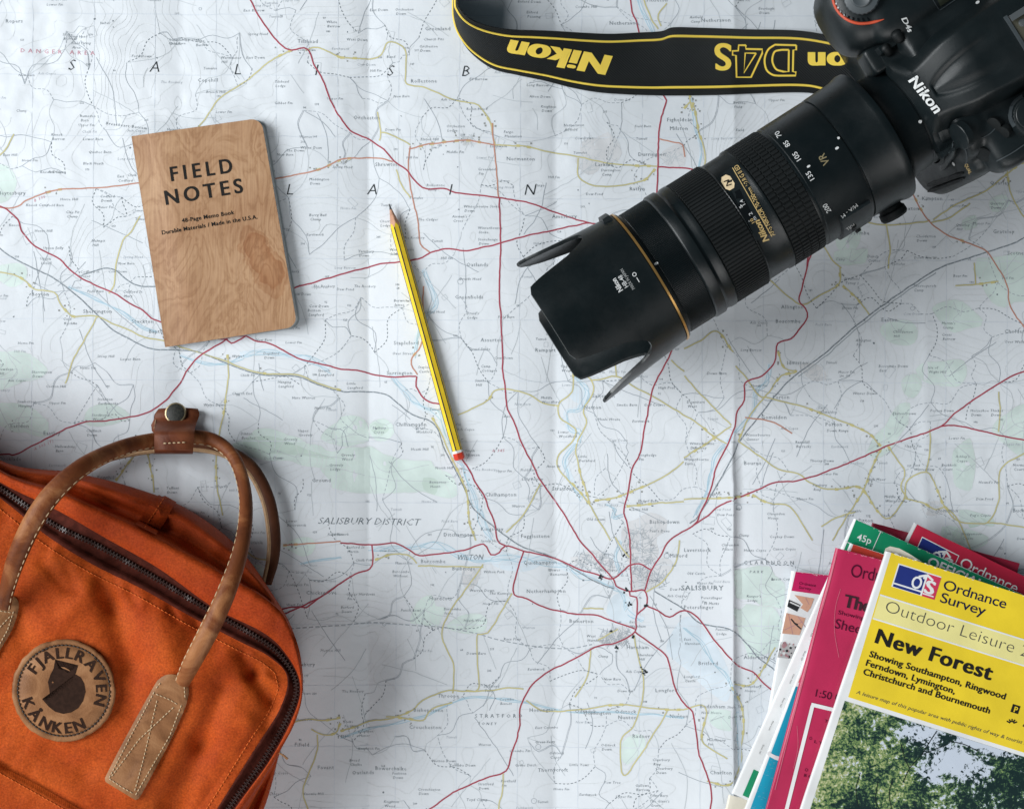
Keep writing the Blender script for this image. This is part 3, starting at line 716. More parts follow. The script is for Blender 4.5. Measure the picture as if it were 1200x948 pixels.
inside = (pxy[:, 0] > -286) & (pxy[:, 0] < 1486) & (pxy[:, 1] > -246) & (pxy[:, 1] < 1196)
pz = hgrid(pxy[:, 0], pxy[:, 1]) + po
pv = np.stack([(pxy[:, 0]-600)*S, (474-pxy[:, 1])*S, pz], 1)
keep = [(f, m) for f, m in zip(PR.f, PR.m) if all(inside[i] for i in f)]
nb = len(sv)
faces = sf.tolist() + [tuple(i+nb for i in f) for f, m in keep]
mats_i = [0]*len(sf) + [m for f, m in keep]
me = bpy.data.meshes.new("road_map")
me.from_pydata(np.concatenate([sv, pv]).tolist(), [], faces)
for k in IK: me.materials.append(INK[k])
me.polygons.foreach_set('material_index', np.array(mats_i, dtype=np.int32))
me.polygons.foreach_set('use_smooth', np.array([True]*len(sf)+[False]*len(keep)))
# printed faces point up
bm = bmesh.new(); bm.from_mesh(me)
bm.normal_update()
fl = [f for f in bm.faces if f.normal.z < 0]
bmesh.ops.reverse_faces(bm, faces=fl); bm.to_mesh(me); bm.free()
me.update()
mapo = bpy.data.objects.new("road_map", me); COL.objects.link(mapo)
tag(mapo, "large creased paper road map of the Salisbury area spread out flat under everything else", "map")
def HM(px, py): return float(hgrid(np.array([px]), np.array([py]))[0])
print("map faces", len(faces))
# ================================================================== notebook
def lerp(a, b, t): return a + (b-a)*t
NB = [np.array(p, float) for p in ((154, 160), (306, 138.5), (348.5, 383), (193.5, 407))]
def nbq(u, v):
    a = NB[0]*(1-u)+NB[1]*u; c = NB[3]*(1-u)+NB[2]*u
    return a*(1-v)+c*v
base_nb = max(HM(x, y) for x, y in [nbq(u, v) for u in np.linspace(0, 1, 9) for v in np.linspace(0, 1, 9)]) + 0.0003
NBH = base_nb + 0.0022
def nbz(u, v): return NBH + 0.0036*smooth01(u/0.25) + 0.0012*u + 0.0008*math.sin(v*3.1)
def nb_inv(x, y):
    u, v = .5, .5
    for _ in range(8):
        p = nbq(u, v); e = np.array([x, y])-p
        du = (nbq(u+1e-4, v)-p)/1e-4; dv = (nbq(u, v+1e-4)-p)/1e-4
        J = np.stack([du, dv], 1); d = np.linalg.solve(J, e); u += d[0]; v += d[1]
    return u, v
def nb_surf(off):
    def f(x, y):
        u, v = nb_inv(x, y); return P(x, y, nbz(float(np.clip(u, 0, 1)), v)+off)
    return f
def nb_slab(mb, zfun, th, inset=0.0, skew=(0, 0), ru=0.085, mi=0, left=0.0):
    """rounded-corner sheet with thickness"""
    rv = ru*152/249
    vs = sorted(set([0, 1]+[rv*(1-math.cos(a)) for a in np.linspace(0, math.pi/2, 9)]+[1-rv*(1-math.cos(a)) for a in np.linspace(0, math.pi/2, 9)]+list(np.linspace(rv, 1-rv, 20))))
    top = []; bot = []
    for v in vs:
        e = 0.0
        if v < rv: e = ru*(1-math.sqrt(max(0, 1-((rv-v)/rv)**2)))
        if v > 1-rv: e = ru*(1-math.sqrt(max(0, 1-((v-1+rv)/rv)**2)))
        um = 1-e-inset
        vv = lerp(inset*0.6, 1-inset*0.6, v)
        rt = []; rb = []
        for u in np.linspace(left, um, 16):
            q = nbq(u, vv)+np.array(skew)*u
            z = zfun(u, vv); rt.append(P(q[0], q[1], z)); rb.append(P(q[0], q[1], z-th))
        top.append(rt); bot.append(rb)
    mb.grid(top, mi); mb.grid([r[::-1] for r in bot], mi)
    mb.grid([top[0][::-1], bot[0][::-1]], mi); mb.grid([top[-1], bot[-1]], mi)
    mb.grid([[r[-1] for r in top][::-1], [r[-1] for r in bot][::-1]], mi); mb.grid([[r[0] for r in top], [r[0] for r in bot]], mi)

def wood_veneer():
    m = bpy.data.materials.new("cherry_veneer"); m.use_nodes = True
    nt = m.node_tree; b = nt.nodes["Principled BSDF"]; L = nt.links.new
    b.inputs['Roughness'].default_value = 0.55; b.inputs['Specular IOR Level'].default_value = 0.3
    tc = nt.nodes.new('ShaderNodeTexCoord')
    mp = nt.nodes.new('ShaderNodeMapping'); mp.inputs['Rotation'].default_value = (0, 0, math.radians(-9)); mp.inputs['Scale'].default_value = (34, 17, 1)
    L(tc.outputs['Object'], mp.inputs['Vector'])
    n1 = nt.nodes.new('ShaderNodeTexNoise'); n1.inputs['Scale'].default_value = 1.0; n1.inputs['Detail'].default_value = 3; n1.inputs['Distortion'].default_value = 1.9
    L(mp.outputs['Vector'], n1.inputs['Vector'])
    mul = nt.nodes.new('ShaderNodeMath'); mul.operation = 'MULTIPLY'; mul.inputs[1].default_value = 15; L(n1.outputs['Fac'], mul.inputs[0])
    pp = nt.nodes.new('ShaderNodeMath'); pp.operation = 'PINGPONG'; pp.inputs[1].default_value = 1.0
    nw = nt.nodes.new('ShaderNodeTexNoise'); nw.inputs['Scale'].default_value = 260; nw.inputs['Detail'].default_value = 4; L(tc.outputs['Object'], nw.inputs['Vector'])
    ma = nt.nodes.new('ShaderNodeMath'); ma.operation = 'MULTIPLY_ADD'; ma.inputs[1].default_value = 1.3; L(nw.outputs['Fac'], ma.inputs[0]); L(mul.outputs[0], ma.inputs[2]); L(ma.outputs[0], pp.inputs[0])
    r = nt.nodes.new('ShaderNodeValToRGB'); e = r.color_ramp.elements
    e[0].position = 0.0; e[0].color = (0.372, 0.208, 0.108, 1); e[1].position = 1.0; e[1].color = (0.48, 0.292, 0.165, 1)
    x = e.new(0.35); x.color = (0.43, 0.252, 0.136, 1)
    L(pp.outputs[0], r.inputs['Fac'])
    mp2 = nt.nodes.new('ShaderNodeMapping'); mp2.inputs['Rotation'].default_value = (0, 0, math.radians(-9)); mp2.inputs['Scale'].default_value = (900, 40, 1)
    L(tc.outputs['Object'], mp2.inputs['Vector'])
    n2 = nt.nodes.new('ShaderNodeTexNoise'); n2.inputs['Scale'].default_value = 1; n2.inputs['Detail'].default_value = 4; L(mp2.outputs['Vector'], n2.inputs['Vector'])
    n3 = nt.nodes.new('ShaderNodeTexNoise'); n3.inputs['Scale'].default_value = 22; n3.inputs['Detail'].default_value = 2; L(tc.outputs['Object'], n3.inputs['Vector'])
    r3 = nt.nodes.new('ShaderNodeValToRGB'); r3.color_ramp.elements[0].position = 0.38; r3.color_ramp.elements[1].position = 0.62
    r3.color_ramp.elements[0].color = (0.86, 0.80, 0.76, 1); r3.color_ramp.elements[1].color = (1, 1, 1, 1); L(n3.outputs['Fac'], r3.inputs['Fac'])
    r2 = nt.nodes.new('ShaderNodeValToRGB'); r2.color_ramp.elements[0].position = 0.35; r2.color_ramp.elements[1].position = 0.62
    r2.color_ramp.elements[0].color = (0.84, 0.81, 0.80, 1); r2.color_ramp.elements[1].color = (1, 1, 1, 1); L(n2.outputs['Fac'], r2.inputs['Fac'])
    m1 = nt.nodes.new('ShaderNodeMixRGB'); m1.blend_type = 'MULTIPLY'; m1.inputs[0].default_value = 1; L(r.outputs['Color'], m1.inputs[1]); L(r2.outputs['Color'], m1.inputs[2])
    m2 = nt.nodes.new('ShaderNodeMixRGB'); m2.blend_type = 'MULTIPLY'; m2.inputs[0].default_value = 1; L(m1.outputs['Color'], m2.inputs[1]); L(r3.outputs['Color'], m2.inputs[2])
    # a darker heartwood figure low on the right
    q = P(313, 308); q0 = P(250, 273)
    mp3 = nt.nodes.new('ShaderNodeMapping'); mp3.vector_type = 'TEXTURE'
    mp3.inputs['Location'].default_value = (q[0]-q0[0], q[1]-q0[1], 0); mp3.inputs['Rotation'].default_value = (0, 0, math.radians(28)); mp3.inputs['Scale'].default_value = (0.0085, 0.0185, 1)
    n4 = nt.nodes.new('ShaderNodeTexNoise'); n4.inputs['Scale'].default_value = 75; n4.inputs['Detail'].default_value = 3; L(tc.outputs['Object'], n4.inputs['Vector'])
    mx = nt.nodes.new('ShaderNodeVectorMath'); mx.operation = 'MULTIPLY_ADD'; mx.inputs[1].default_value = (0.016, 0.016, 0); L(n4.outputs['Color'], mx.inputs[0]); L(tc.outputs['Object'], mx.inputs[2])
    sb = nt.nodes.new('ShaderNodeVectorMath'); sb.operation = 'SUBTRACT'; sb.inputs[1].default_value = (0.008, 0.008, 0); L(mx.outputs[0], sb.inputs[0])
    sep = nt.nodes.new('ShaderNodeSeparateXYZ'); L(sb.outputs[0], sep.inputs[0]); com = nt.nodes.new('ShaderNodeCombineXYZ'); L(sep.outputs[0], com.inputs[0]); L(sep.outputs[1], com.inputs[1])
    L(com.outputs[0], mp3.inputs['Vector'])
    ln = nt.nodes.new('ShaderNodeVectorMath'); ln.operation = 'LENGTH'; L(mp3.outputs[0], ln.inputs[0])
    r5 = nt.nodes.new('ShaderNodeValToRGB'); e = r5.color_ramp.elements
    e[0].position = 0.0; e[0].color = (0.90, 0.80, 0.73, 1); e[1].position = 1.0; e[1].color = (1, 1, 1, 1)
    for pos, c in ((0.58, (0.82, 0.68, 0.58, 1)), (0.74, (0.74, 0.57, 0.46, 1)), (0.82, (0.92, 0.85, 0.80, 1)), (0.93, (0.86, 0.77, 0.70, 1))):
        z = e.new(pos); z.color = c
    dv = nt.nodes.new('ShaderNodeMath'); dv.operation = 'MULTIPLY'; dv.inputs[1].default_value = 0.72; L(ln.outputs['Value'], dv.inputs[0]); L(dv.outputs[0], r5.inputs['Fac'])
    m3 = nt.nodes.new('ShaderNodeMixRGB'); m3.blend_type = 'MULTIPLY'; m3.inputs[0].default_value = 1; L(m2.outputs['Color'], m3.inputs[1]); L(r5.outputs['Color'], m3.inputs[2])
    L(m3.outputs['Color'], b.inputs['Base Color'])
    return m
M_veneer = wood_veneer()
M_pages = mat("paper_pages", (0.62, 0.65, 0.66), 0.7, 0.2, var=0.1, vscale=300)
M_bookback = mat("book_back_board", (0.34, 0.38, 0.40), 0.6, 0.3)
M_blackink = mat("black_ink", (0.016, 0.015, 0.014), 0.65, 0.1)
c0 = P(250, 273)
nb = thing("notebook", "pocket notebook with a cherry wood veneer cover printed FIELD NOTES, lying above the orange bag", "notebook", (c0[0], c0[1], HM(250, 273)))
mb = MB(); nb_slab(mb, lambda u, v: nbz(u, v), 0.0005)
fc = mb.build("front_cover", M_veneer, nb)
mb = MB()
for k in range(7):
    f = (k+1)/8.0
    nb_slab(mb, lambda u, v, f=f: lerp(nbz(u, v)-0.0006, base_nb+0.001, f), 0.00042, 0.004+0.004*random.random(), (3.2*f+random.random()*0.6, 0.6*f))
mb.build("pages", M_pages, nb)
mb = MB(); nb_slab(mb, lambda u, v: base_nb+0.0008, 0.0006, 0, (4.4, 0.8))
mb.build("back_cover", M_bookback, nb)
sf_ = nb_surf(0.00015)
letters("title_lettering", M_blackink, fc, sf_, ("FIELD", (200.7, 212.6), (273, 202.2), 16.4), bold=0.022, spacing=1.5, res=6)
letters("title_lettering", M_blackink, fc, sf_, ("NOTES", (194.5, 240.4), (285.3, 225.6), 16.4), bold=0.022, spacing=1.42, res=6)
letters("subtitle_lettering", M_blackink, fc, sf_, ("48-Page Memo Book", (213.3, 261.2), (274.5, 251.2), 4.6),
        ("Durable Materials / Made in the U.S.A.", (190, 275.2), (301.8, 256.4), 4.6), bold=0.016, spacing=1.1)

# ================================================================== pencil
M_py = mat("pencil_yellow", (0.82, 0.57, 0.03), 0.32, 0.5, var=0.06, vscale=150)
M_pk = mat("pencil_black", (0.02, 0.022, 0.024), 0.35)
M_pw = mat("pencil_wood", (0.55, 0.30, 0.20), 0.7, 0.2, var=0.18, vscale=400)
M_pl = mat("pencil_graphite", (0.035, 0.037, 0.04), 0.4)
M_pwh = mat("pencil_white", (0.75, 0.75, 0.73), 0.4)
M_pr = mat("pencil_red", (0.62, 0.045, 0.02), 0.35)
pa = Vector(P(457.2, 241, 0)); pb = Vector(P(539.5, 538.5, 0))
hz = max(HM(lerp(457, 540, t), lerp(241, 538, t)) for t in np.linspace(0, 1, 30)) + 0.0031
pa.z = hz; pb.z = hz+0.0002
pn = thing("pencil", "sharpened yellow hexagonal pencil with black stripes and a red dipped end", "pencil", P(500, 390, HM(500, 390)))
pd = (pb-pa); PL = pd.length; pd.normalize(); ps = pd.cross(Vector((0, 0, 1))).normalized(); pu = ps.cross(pd).normalized()
HEXR = 0.0036; ROT = math.radians(17)
def hexr(a):
    q = (a-ROT) % (math.pi/3) - math.pi/6
    return min(HEXR*math.cos(math.pi/6)/math.cos(q), HEXR*0.985)
NA = 72
def pring(t, rf): return [pa+pd*t+(ps*math.cos(a)+pu*math.sin(a))*rf(a) for a in np.arange(NA)*2*math.pi/NA]
CONE = 0.0165
def coneT(a): return CONE*hexr(a)/HEXR*0.98 + 0.0006*math.sin(a*6)
# painted hex body, the black stripes run along its ridges
mb = MB(); rows = []
for t in [None]+list(np.linspace(0.03, PL-0.0065, 10)):
    rows.append([pa+pd*(coneT(a) if t is None else t)+(ps*math.cos(a)+pu*math.sin(a))*hexr(a) for a in np.arange(NA)*2*math.pi/NA])
for i in range(len(rows)-1):
    for j in range(NA):
        j2 = (j+1) % NA; am = (j+0.5)*2*math.pi/NA
        q = abs((am-ROT+math.pi/6) % (math.pi/3)-math.pi/6)
        mb.add([rows[i][j], rows[i][j2], rows[i+1][j2], rows[i+1][j]], [(0, 1, 2, 3)], 1 if q < math.radians(6) else 0)
mb.build("painted_body", [M_py, M_pk], pn, smooth=False, fixn=True)
mb = MB()
mb.grid([pring(0.0038, lambda a: HEXR*0.23)]+[[pa+pd*lerp(0.0038, coneT(a), f)+(ps*math.cos(a)+pu*math.sin(a))*lerp(HEXR*0.23, hexr(a)*0.995, f) for a in np.arange(NA)*2*math.pi/NA] for f in (.3, .6, 1)], 0, cu=True)
mb.build("sharpened_wood", M_pw, pn, fixn=True)
mb = MB(); mb.grid([pring(0, lambda a: 0.0002), pring(0.0006, lambda a: 0.0004), pring(0.0040, lambda a: HEXR*0.24)], 0, cu=True)
mb.build("graphite_tip", M_pl, pn, fixn=True)
mb = MB(); mb.grid([pring(PL-0.0065, lambda a: hexr(a)*1.02), pring(PL-0.0048, lambda a: hexr(a)*1.02)], 0, cu=True)
mb.build("white_band", M_pwh, pn, fixn=True)
mb = MB(); mb.grid([pring(PL-0.0048, lambda a: hexr(a)*1.03), pring(PL-0.0012, lambda a: hexr(a)*1.03), pring(PL-0.0003, lambda a: hexr(a)*.85), pring(PL, lambda a: hexr(a)*.5), pring(PL+.0001, lambda a: hexr(a)*.02)], 0, cu=True)
mb.build("dipped_end", M_pr, pn, fixn=True)
# ================================================================== stack of folded maps
def card(name, col, rough=0.38): return mat(name, col, rough, 0.45, var=0.07, vscale=35, bump=0.12, bscale=260, bdist=0.0006)
M_yel = card("cover_yellow", (0.83, 0.61, 0.03)); M_pale = card("cover_pale_yellow", (0.82, 0.74, 0.30)); M_wh = card("cover_white", (0.78, 0.785, 0.79))
M_cri = card("cover_crimson", (0.47, 0.022, 0.085)); M_red = card("cover_red", (0.46, 0.018, 0.05)); M_mar = card("cover_maroon", (0.26, 0.012, 0.035))
M_grn = card("cover_green", (0.008, 0.27, 0.125)); M_pink = card("cover_magenta", (0.55, 0.015, 0.11)); M_blu = card("cover_navy", (0.015, 0.03, 0.19))
M_tea = card("cover_teal", (0.008, 0.33, 0.50)); M_tea2 = card("cover_teal_light", (0.12, 0.42, 0.55)); M_org = card("cover_vermilion", (0.62, 0.06, 0.035)); M_cream = card("cover_cream", (0.74, 0.69, 0.58))
M_navyink = mat("navy_ink", (0.010, 0.013, 0.045), 0.6, .1); M_maroonink = mat("maroon_ink", (0.075, 0.005, 0.025), 0.6, .1); M_greyink = mat("grey_ink", (0.07, 0.07, 0.06), 0.5)
M_leaf = mat("map_leaves", (0.72, 0.72, 0.70), 0.6, 0.2, var=0.12, vscale=200)
M_logored = card("logo_red", (0.60, 0.04, 0.10))

class Cover:
    """a folded map: quad corners (photo px of its top face) TL TR BR BL, between heights z0 and z1"""
    def __init__(s, q, z0, z1, name, label, mtop, mspine=None, bow=0.0012, seed=1, grp="folded paper maps stacked in a fan"):
        s.q = [np.array(p, float) for p in q]; s.z0 = z0; s.z1 = z1; s.bow = bow; s.seed = seed
        c = sum(s.q)/4; s.c = c
        s.th = thing(name, label, "map", P(c[0], c[1], z0), grp)
        n = 26
        def pt(u, v): return (s.q[0]*(1-u)+s.q[1]*u)*(1-v)+(s.q[3]*(1-u)+s.q[2]*u)*v
        rows = []; T = z1-z0
        L = np.linalg.norm(s.q[1]-s.q[0]); e1 = (s.q[1]-s.q[0])/L
        for v in np.linspace(0, 1, n):
            r = []
            # spine: a rounded fold from the back cover up to the front
            for a in np.linspace(-90, 78, 9):
                p = pt(0, v)+e1*(1.2-math.cos(math.radians(a))*T/S*0.30)+e1*0.5*fbm(v*9, seed, seed, 2)
                r.append(P(p[0], p[1], z0+T/2+math.sin(math.radians(a))*T/2))
            for u in np.linspace(0.012, 1, n):
                p = pt(u, v); p = p + np.array([0.5*fbm(u*9, v*9, seed, 2), 0.6*fbm(u*9, v*9, seed+5, 2)])*(1 if u > .98 or v in (0, 1) else 0)
                r.append(P(p[0], p[1], s.z(*p)))
            rows.append(r)
        mb = MB(); mb.grid(rows); th = 0.0004
        lo = [[(p[0], p[1], p[2]-th) if k > 8 else p for k, p in enumerate(r)] for r in rows]
        mb.grid([rows[0][9:][::-1], lo[0][9:][::-1]]); mb.grid([rows[-1][9:], lo[-1][9:]])
        mb.grid([[r[-1] for r in rows][::-1], [r[-1] for r in lo][::-1]]); mb.grid([r[9:][::-1] for r in lo])
        # split materials: spine columns get mspine
        cols = len(rows[0])-1
        if mspine is not None:
            for i in range(n-1):
                for j in range(9): mb.m[i*cols+j] = 1
        s.cover = mb.build("cover", [mtop]+([mspine] if mspine is not None else []), s.th, angle=60)
        # inner leaves and back cover, edges slightly out of register
        mb = MB(); k = 7; rr = random.Random(seed)
        for i in range(k):
            Tl = T-bow*.8-.0003; z = z0+.0005+Tl*i/(k+.4); d = rr.random()*0.010+0.004; d2 = rr.random()*0.006+.003
            pl = [pt(0.006, d), pt(1-d2, d), pt(1-d2, 1-d), pt(0.006, 1-d)]
            mb.prism([P(p[0], p[1], z) for p in pl], [P(p[0], p[1], z+Tl/k*0.55) for p in pl])
        mb.build("leaves", M_leaf, s.th, smooth=False, fixn=True)
        mb = MB(); pl = [pt(0.004, 0), pt(1, 0), pt(1, 1), pt(0.004, 1)]
        mb.prism([P(p[0], p[1], z0) for p in pl], [P(p[0], p[1], z0+0.0004) for p in pl])
        mb.build("back_cover", mspine or mtop, s.th, smooth=False, fixn=True)
    def z(s, x, y):
        return s.z1 + s.bow*(0.75*fbm((x-s.c[0])/110, (y-s.c[1])/110, s.seed, 2)) + 0.00007*fbm(x/14, y/14, s.seed+3, 2)
    def surf(s, off=0.00022): return lambda x, y: P(x, y, s.z(x, y)+off)
    def patch(s, mb, q, mi=0, off=0.00015, n=14):
        q = [np.array(p, float) for p in q]; sf = s.surf(off)
        mb.grid([[sf(*((q[0]*(1-u)+q[1]*u)*(1-v)+(q[3]*(1-u)+q[2]*u)*v)) for u in np.linspace(0, 1, n)] for v in np.linspace(0, 1, n)], mi)
def line_up(p, d, k): return (p[0]+d[0]*k, p[1]+d[1]*k)

zb = max(HM(x, y) for x in (890, 950, 1010, 1100, 1200) for y in (620, 700, 800, 900, 1000)) + 0.0006
# --- lowest: magenta topped map with a photo collage
A_ = Cover([(929, 669), (1150, 693), (1105, 1085), (862, 1062)], zb, zb+0.0055, "folded_map", "folded map with magenta top strip and small photo collage, left of the green one", M_wh, M_wh, seed=11)
mb = MB(); A_.patch(mb, [(932.5, 669.8), (1148, 693), (1146, 722), (927.5, 692)])
mb.build("title_strip", M_pink, A_.cover, smooth=False)
letters("title_lettering", M_maroonink, A_.cover, A_.surf(), ("Ordnance", (936.5, 684.5), (956, 687.5), 3.2), ("Survey", (936, 689.3), (950.5, 691.5), 3.2), bold=0.01)
M_peach = card("photo_peach", (0.66, 0.36, 0.25)); M_pgrey = card("photo_grey", (0.50, 0.48, 0.48)); M_pdark = mat("photo_dark", (0.02, 0.022, 0.025), 0.4); M_pgl = mat("photo_light", (0.72, 0.72, 0.72), 0.4); M_prose = card("photo_rose", (0.48, 0.25, 0.27))
mb = MB()
A_.patch(mb, [(931, 697), (954, 701), (950, 712), (941, 708)], 0, .00020, 4)
A_.patch(mb, [(941, 708), (950, 712), (946, 717), (938, 712)], 0, .00020, 4)
A_.patch(mb, [(921.5, 718), (944, 724), (937, 744), (916.5, 742)], 0, .00020, 4)
A_.patch(mb, [(924.5, 702.5), (938, 708.5), (934, 716.5), (922.5, 710.5)], 2, .00026, 3)
A_.patch(mb, [(926, 704.5), (937.2, 709.5), (936.5, 711), (925.4, 706)], 3, .00030, 3)
A_.patch(mb, [(915, 752), (934, 757), (929, 772), (911, 770)], 1, .00020, 4)
band_px(mb, [(927, 725), (932, 731), (939, 737)], 1.6, A_.surf(.00030), 2)
band_px(mb, [(930, 729.5), (935, 731.5)], 1.4, A_.surf(.00030), 2)
for a_, b_ in (((919, 738), (941, 728)), ((924, 719), (929, 743)), ((935, 722), (944, 735)), ((944, 700), (948, 708))): band_px(mb, [a_, b_], 0.7, A_.surf(.00028), 4)
rr = random.Random(3)
for k in range(26):
    x, y = 914+rr.random()*18, 753+rr.random()*18; r = 0.8+rr.random()*1.5
    poly_px(mb, [(x+r*math.cos(a), y+r*math.sin(a)) for a in np.linspace(0, 5.2, 6)], A_.surf(.00028), rr.choice([2, 4, 3, 4]))
mb.build("cover_photo", [M_peach, M_pgrey, M_pdark, M_pgl, M_prose], A_.cover, smooth=False)

# --- cream leaflet peeping out at the bottom left
G_ = Cover([(855, 931), (1005, 972), (985, 1150), (812, 1105)], zb+0.0061, zb+0.0105, "folded_map", "cream coloured folded map at the bottom left foot of the stack, under the green one", M_cream, M_cream, seed=23)

# --- dark maroon map, a corner of it only
F_ = Cover([(1023, 612.5), (1195, 660), (1100, 1000), (930, 952)], zb+0.0111, zb+0.0150, "folded_map", "dark maroon folded map of which only the top edge shows behind the green one", M_mar, M_mar, seed=31)

# --- bright red map with the survey logo, right at the back
e1 = (0.899, 0.438); e2 = (-0.438, 0.899); o = (1072, 613)
def fr(u, v): return (o[0]+e1[0]*u+e2[0]*v, o[1]+e1[1]*u+e2[1]*v)
D_ = Cover([fr(0, 0), fr(238, 0), fr(238, 330), fr(0, 330)], zb+0.0156, zb+0.0205, "folded_map", "red folded map with white lettering and blue logo, furthest back on the right", M_red, M_wh, seed=41)
mb = MB(); D_.patch(mb, [(1070.5, 613), (1074, 614.3), (1061, 641), (1057.5, 639)])
mb.build("white_margin", M_wh, D_.cover, smooth=False)
def os_logo(cv, tl, tr, bl, parent, off=0.0002, white=M_wh, red=True, frame=False):
    """blue and red block with O, S and an upward arrow"""
    tl, tr, bl = map(np.array, (tl, tr, bl)); ex = (np.array(tr, float)-tl); ey = (np.array(bl, float)-tl)
    def q(u, v): return tuple(tl+ex*u+ey*v)
    mb = MB()
    cv.patch(mb, [q(-.02, -.04), q(1.02, -.04), q(1.02, 1.04), q(-.02, 1.04)], 0, off, 6) if frame else cv.patch(mb, [q(-.03, -.05), q(1.0, -.05), q(1.0, 1.0), q(-.03, 1.0)], 0, off, 6)
    cv.patch(mb, [q(0, 0), q(.67, 0), q(.67, .98), q(0, .98)], 1, off+.00006, 5)
    cv.patch(mb, [q(.685, 0), q(1, 0), q(1, 1), q(.685, 1)], 2, off+.00006, 5)
    w = np.linalg.norm(ex)
    band_px(mb, [q(0, .83), q(.66, .83)], w*.035, cv.surf(off+.00012), 0)
    band_px(mb, [q(.7, .88), q(.96, .88)], w*.03, cv.surf(off+.00012), 0)
    band_px(mb, [q(.675, .1), q(.675, 1.0)], w*.04, cv.surf(off+.00013), 0)
    band_px(mb, [q(.675, .06), q(.62, .26)], w*.05, cv.surf(off+.00013), 0); band_px(mb, [q(.675, .06), q(.84, .22)], w*.05, cv.surf(off+.00014), 0)
    band_px(mb, [q(.675, .07), q(.50, .24)], w*.045, cv.surf(off+.00015), 0)
    text_px(mb, "O", q(.38, .77), q(.62, .77), np.linalg.norm(ey)*.52, cv.surf(off+.00012), 0, .02)
    text_px(mb, "S", q(.70, .82), q(.94, .82), np.linalg.norm(ey)*.56, cv.surf(off+.00012), 0, .03)
    return mb.build("logo", [white, M_blu, M_logored if red else M_red], parent, smooth=False)
os_logo(D_, (1081, 630), (1123, 651.5), (1070, 654), D_.cover, .0002, M_wh, False, True)
letters("title_lettering", M_wh, D_.cover, D_.surf(), ("Ordnance", (1123.5, 664), (1190, 695), 12.5), ("Survey", (1117, 680), (1168, 704), 12.5), spacing=.95, res=5)

# --- green and white map, 45p
e1 = (0.912, 0.410); e2 = (-0.4075, 0.9132); o = (1002, 608)
GB = Cover([fr(0, 0), fr(215, 0), fr(215, 352), fr(0, 352)], zb+0.0211, zb+0.0262, "folded_map", "green and white folded map priced 45p, long edge showing left of the crimson one", M_wh, M_wh, bow=0.0008, seed=53)
mb = MB()
GB.patch(mb, [fr(1.5, .3), fr(214.5, .3), fr(214.5, 116), fr(6, 116)]); GB.patch(mb, [fr(11, 316), fr(214, 316), fr(214, 349), fr(11.5, 349)])
band_px(mb, [fr(0, 28.5), fr(34, 28.5)], 0.9, GB.surf(.0003), 1); band_px(mb, [fr(33.5, .5), fr(33.5, 60)], 0.9, GB.surf(.0003), 1)
mb.build("colour_panel", [M_grn, M_wh], GB.cover, smooth=False)
letters("price_lettering", M_wh, GB.cover, GB.surf(.0003), ("45p", (1003.5, 632.3), (1020, 637.3), 7.6), bold=.008, res=5)
letters("title_lettering", M_wh, GB.cover, GB.surf(.0003), ("OFFICIAL", (1085.5, 662), (1150, 691), 11), bold=.02, res=5)
for k in range(6):
    letters("edge_lettering", M_greyink, GB.cover, GB.surf(.0003), ("Sheet 167" if k % 2 else "One Inch", fr(8+k % 2, 135+k*30), fr(8+k % 2, 135+k*30+12), 1.6))

# --- white map with vermilion head and sea photograph
C_ = Cover([(997, 636.5), (1212, 708), (1130, 1012), (852, 1002)], zb+0.0268, zb+0.0312, "folded_map", "white folded map with blue sea photo, a sliver between green and crimson maps", M_wh, M_wh, bow=.0006, seed=61)
mb = MB(); C_.patch(mb, [(1000, 637.8), (1211, 708.2), (1190, 780), (935.3, 799.5)], 0); C_.patch(mb, [(932.5, 804), (1180, 850), (1130, 1010), (860.5, 998)], 1)
ed = [(934-.398*k, 803.5+k) for k in range(0, 150, 3)]
for k in range(70):
    y = 885+random.random()*62; x = 932.5-.376*(y-804)+random.random()*30; L = 1+random.random()*3
    poly_px(mb, [(x, y), (x+L, y+.3), (x+L*1.1, y+.9), (x, y+.7)], C_.surf(.00028), 2)
poly_px(mb, catmull([(900, 880), (909, 885), (926, 889), (926, 892), (912, 891), (899, 884)], 3, closed=True)[::1], C_.surf(.0003), 3)
mb.build("cover_photo", [M_org, M_tea, M_tea2, M_wh], C_.cover, smooth=False)

# --- crimson map
E_ = Cover([(980.5, 642), (1208, 701), (1150, 1010), (884, 1000)], zb+0.0318, zb+0.0366, "folded_map", "crimson folded map with dark lettering and a white framed panel, under the yellow one", M_cri, M_cri, bow=.0015, seed=71)
mb = MB(); sf_ = E_.surf(.0003)
band_px(mb, resample([(913, 984), (920.5, 953), (952.2, 826.6)], 30), 4.4, sf_, 0); band_px(mb, resample([(950.7, 825.2), (1010, 839.5)], 12), 4.4, E_.surf(.00033), 0)
mb.build("white_frame", M_wh, E_.cover, smooth=False)
letters("publisher_lettering", M_maroonink, E_.cover, sf_, ("Ordnance", (996.3, 675.3), (1062, 687.5), 15), bold=-.004, spacing=.95, res=5)
letters("title_lettering", mat("near_black_ink", (.035, .006, .014), .5), E_.cover, sf_, ("The South", (987.6, 710.5), (1070, 729), 14.5), bold=.03, res=5)
letters("subtitle_lettering", M_maroonink, E_.cover, sf_, ("Showing Dorset", (982, 719.3), (1041, 733), 4.6), ("Sheet 195", (977.6, 735.5), (1042, 750.5), 11), ("1:50 000", (955.3, 815.7), (996, 824.5), 8.6), res=5)
for nm, p in (("O", (948, 866)), ("L Y", (954, 870)), ("O", (943, 903)), ("B O", (942, 909.5)), ("T A", (966, 846))):
    letters("panel_lettering", M_maroonink, E_.cover, sf_, (nm, p, (p[0]+3.2*len(nm), p[1]+.8*len(nm)), 3.4))
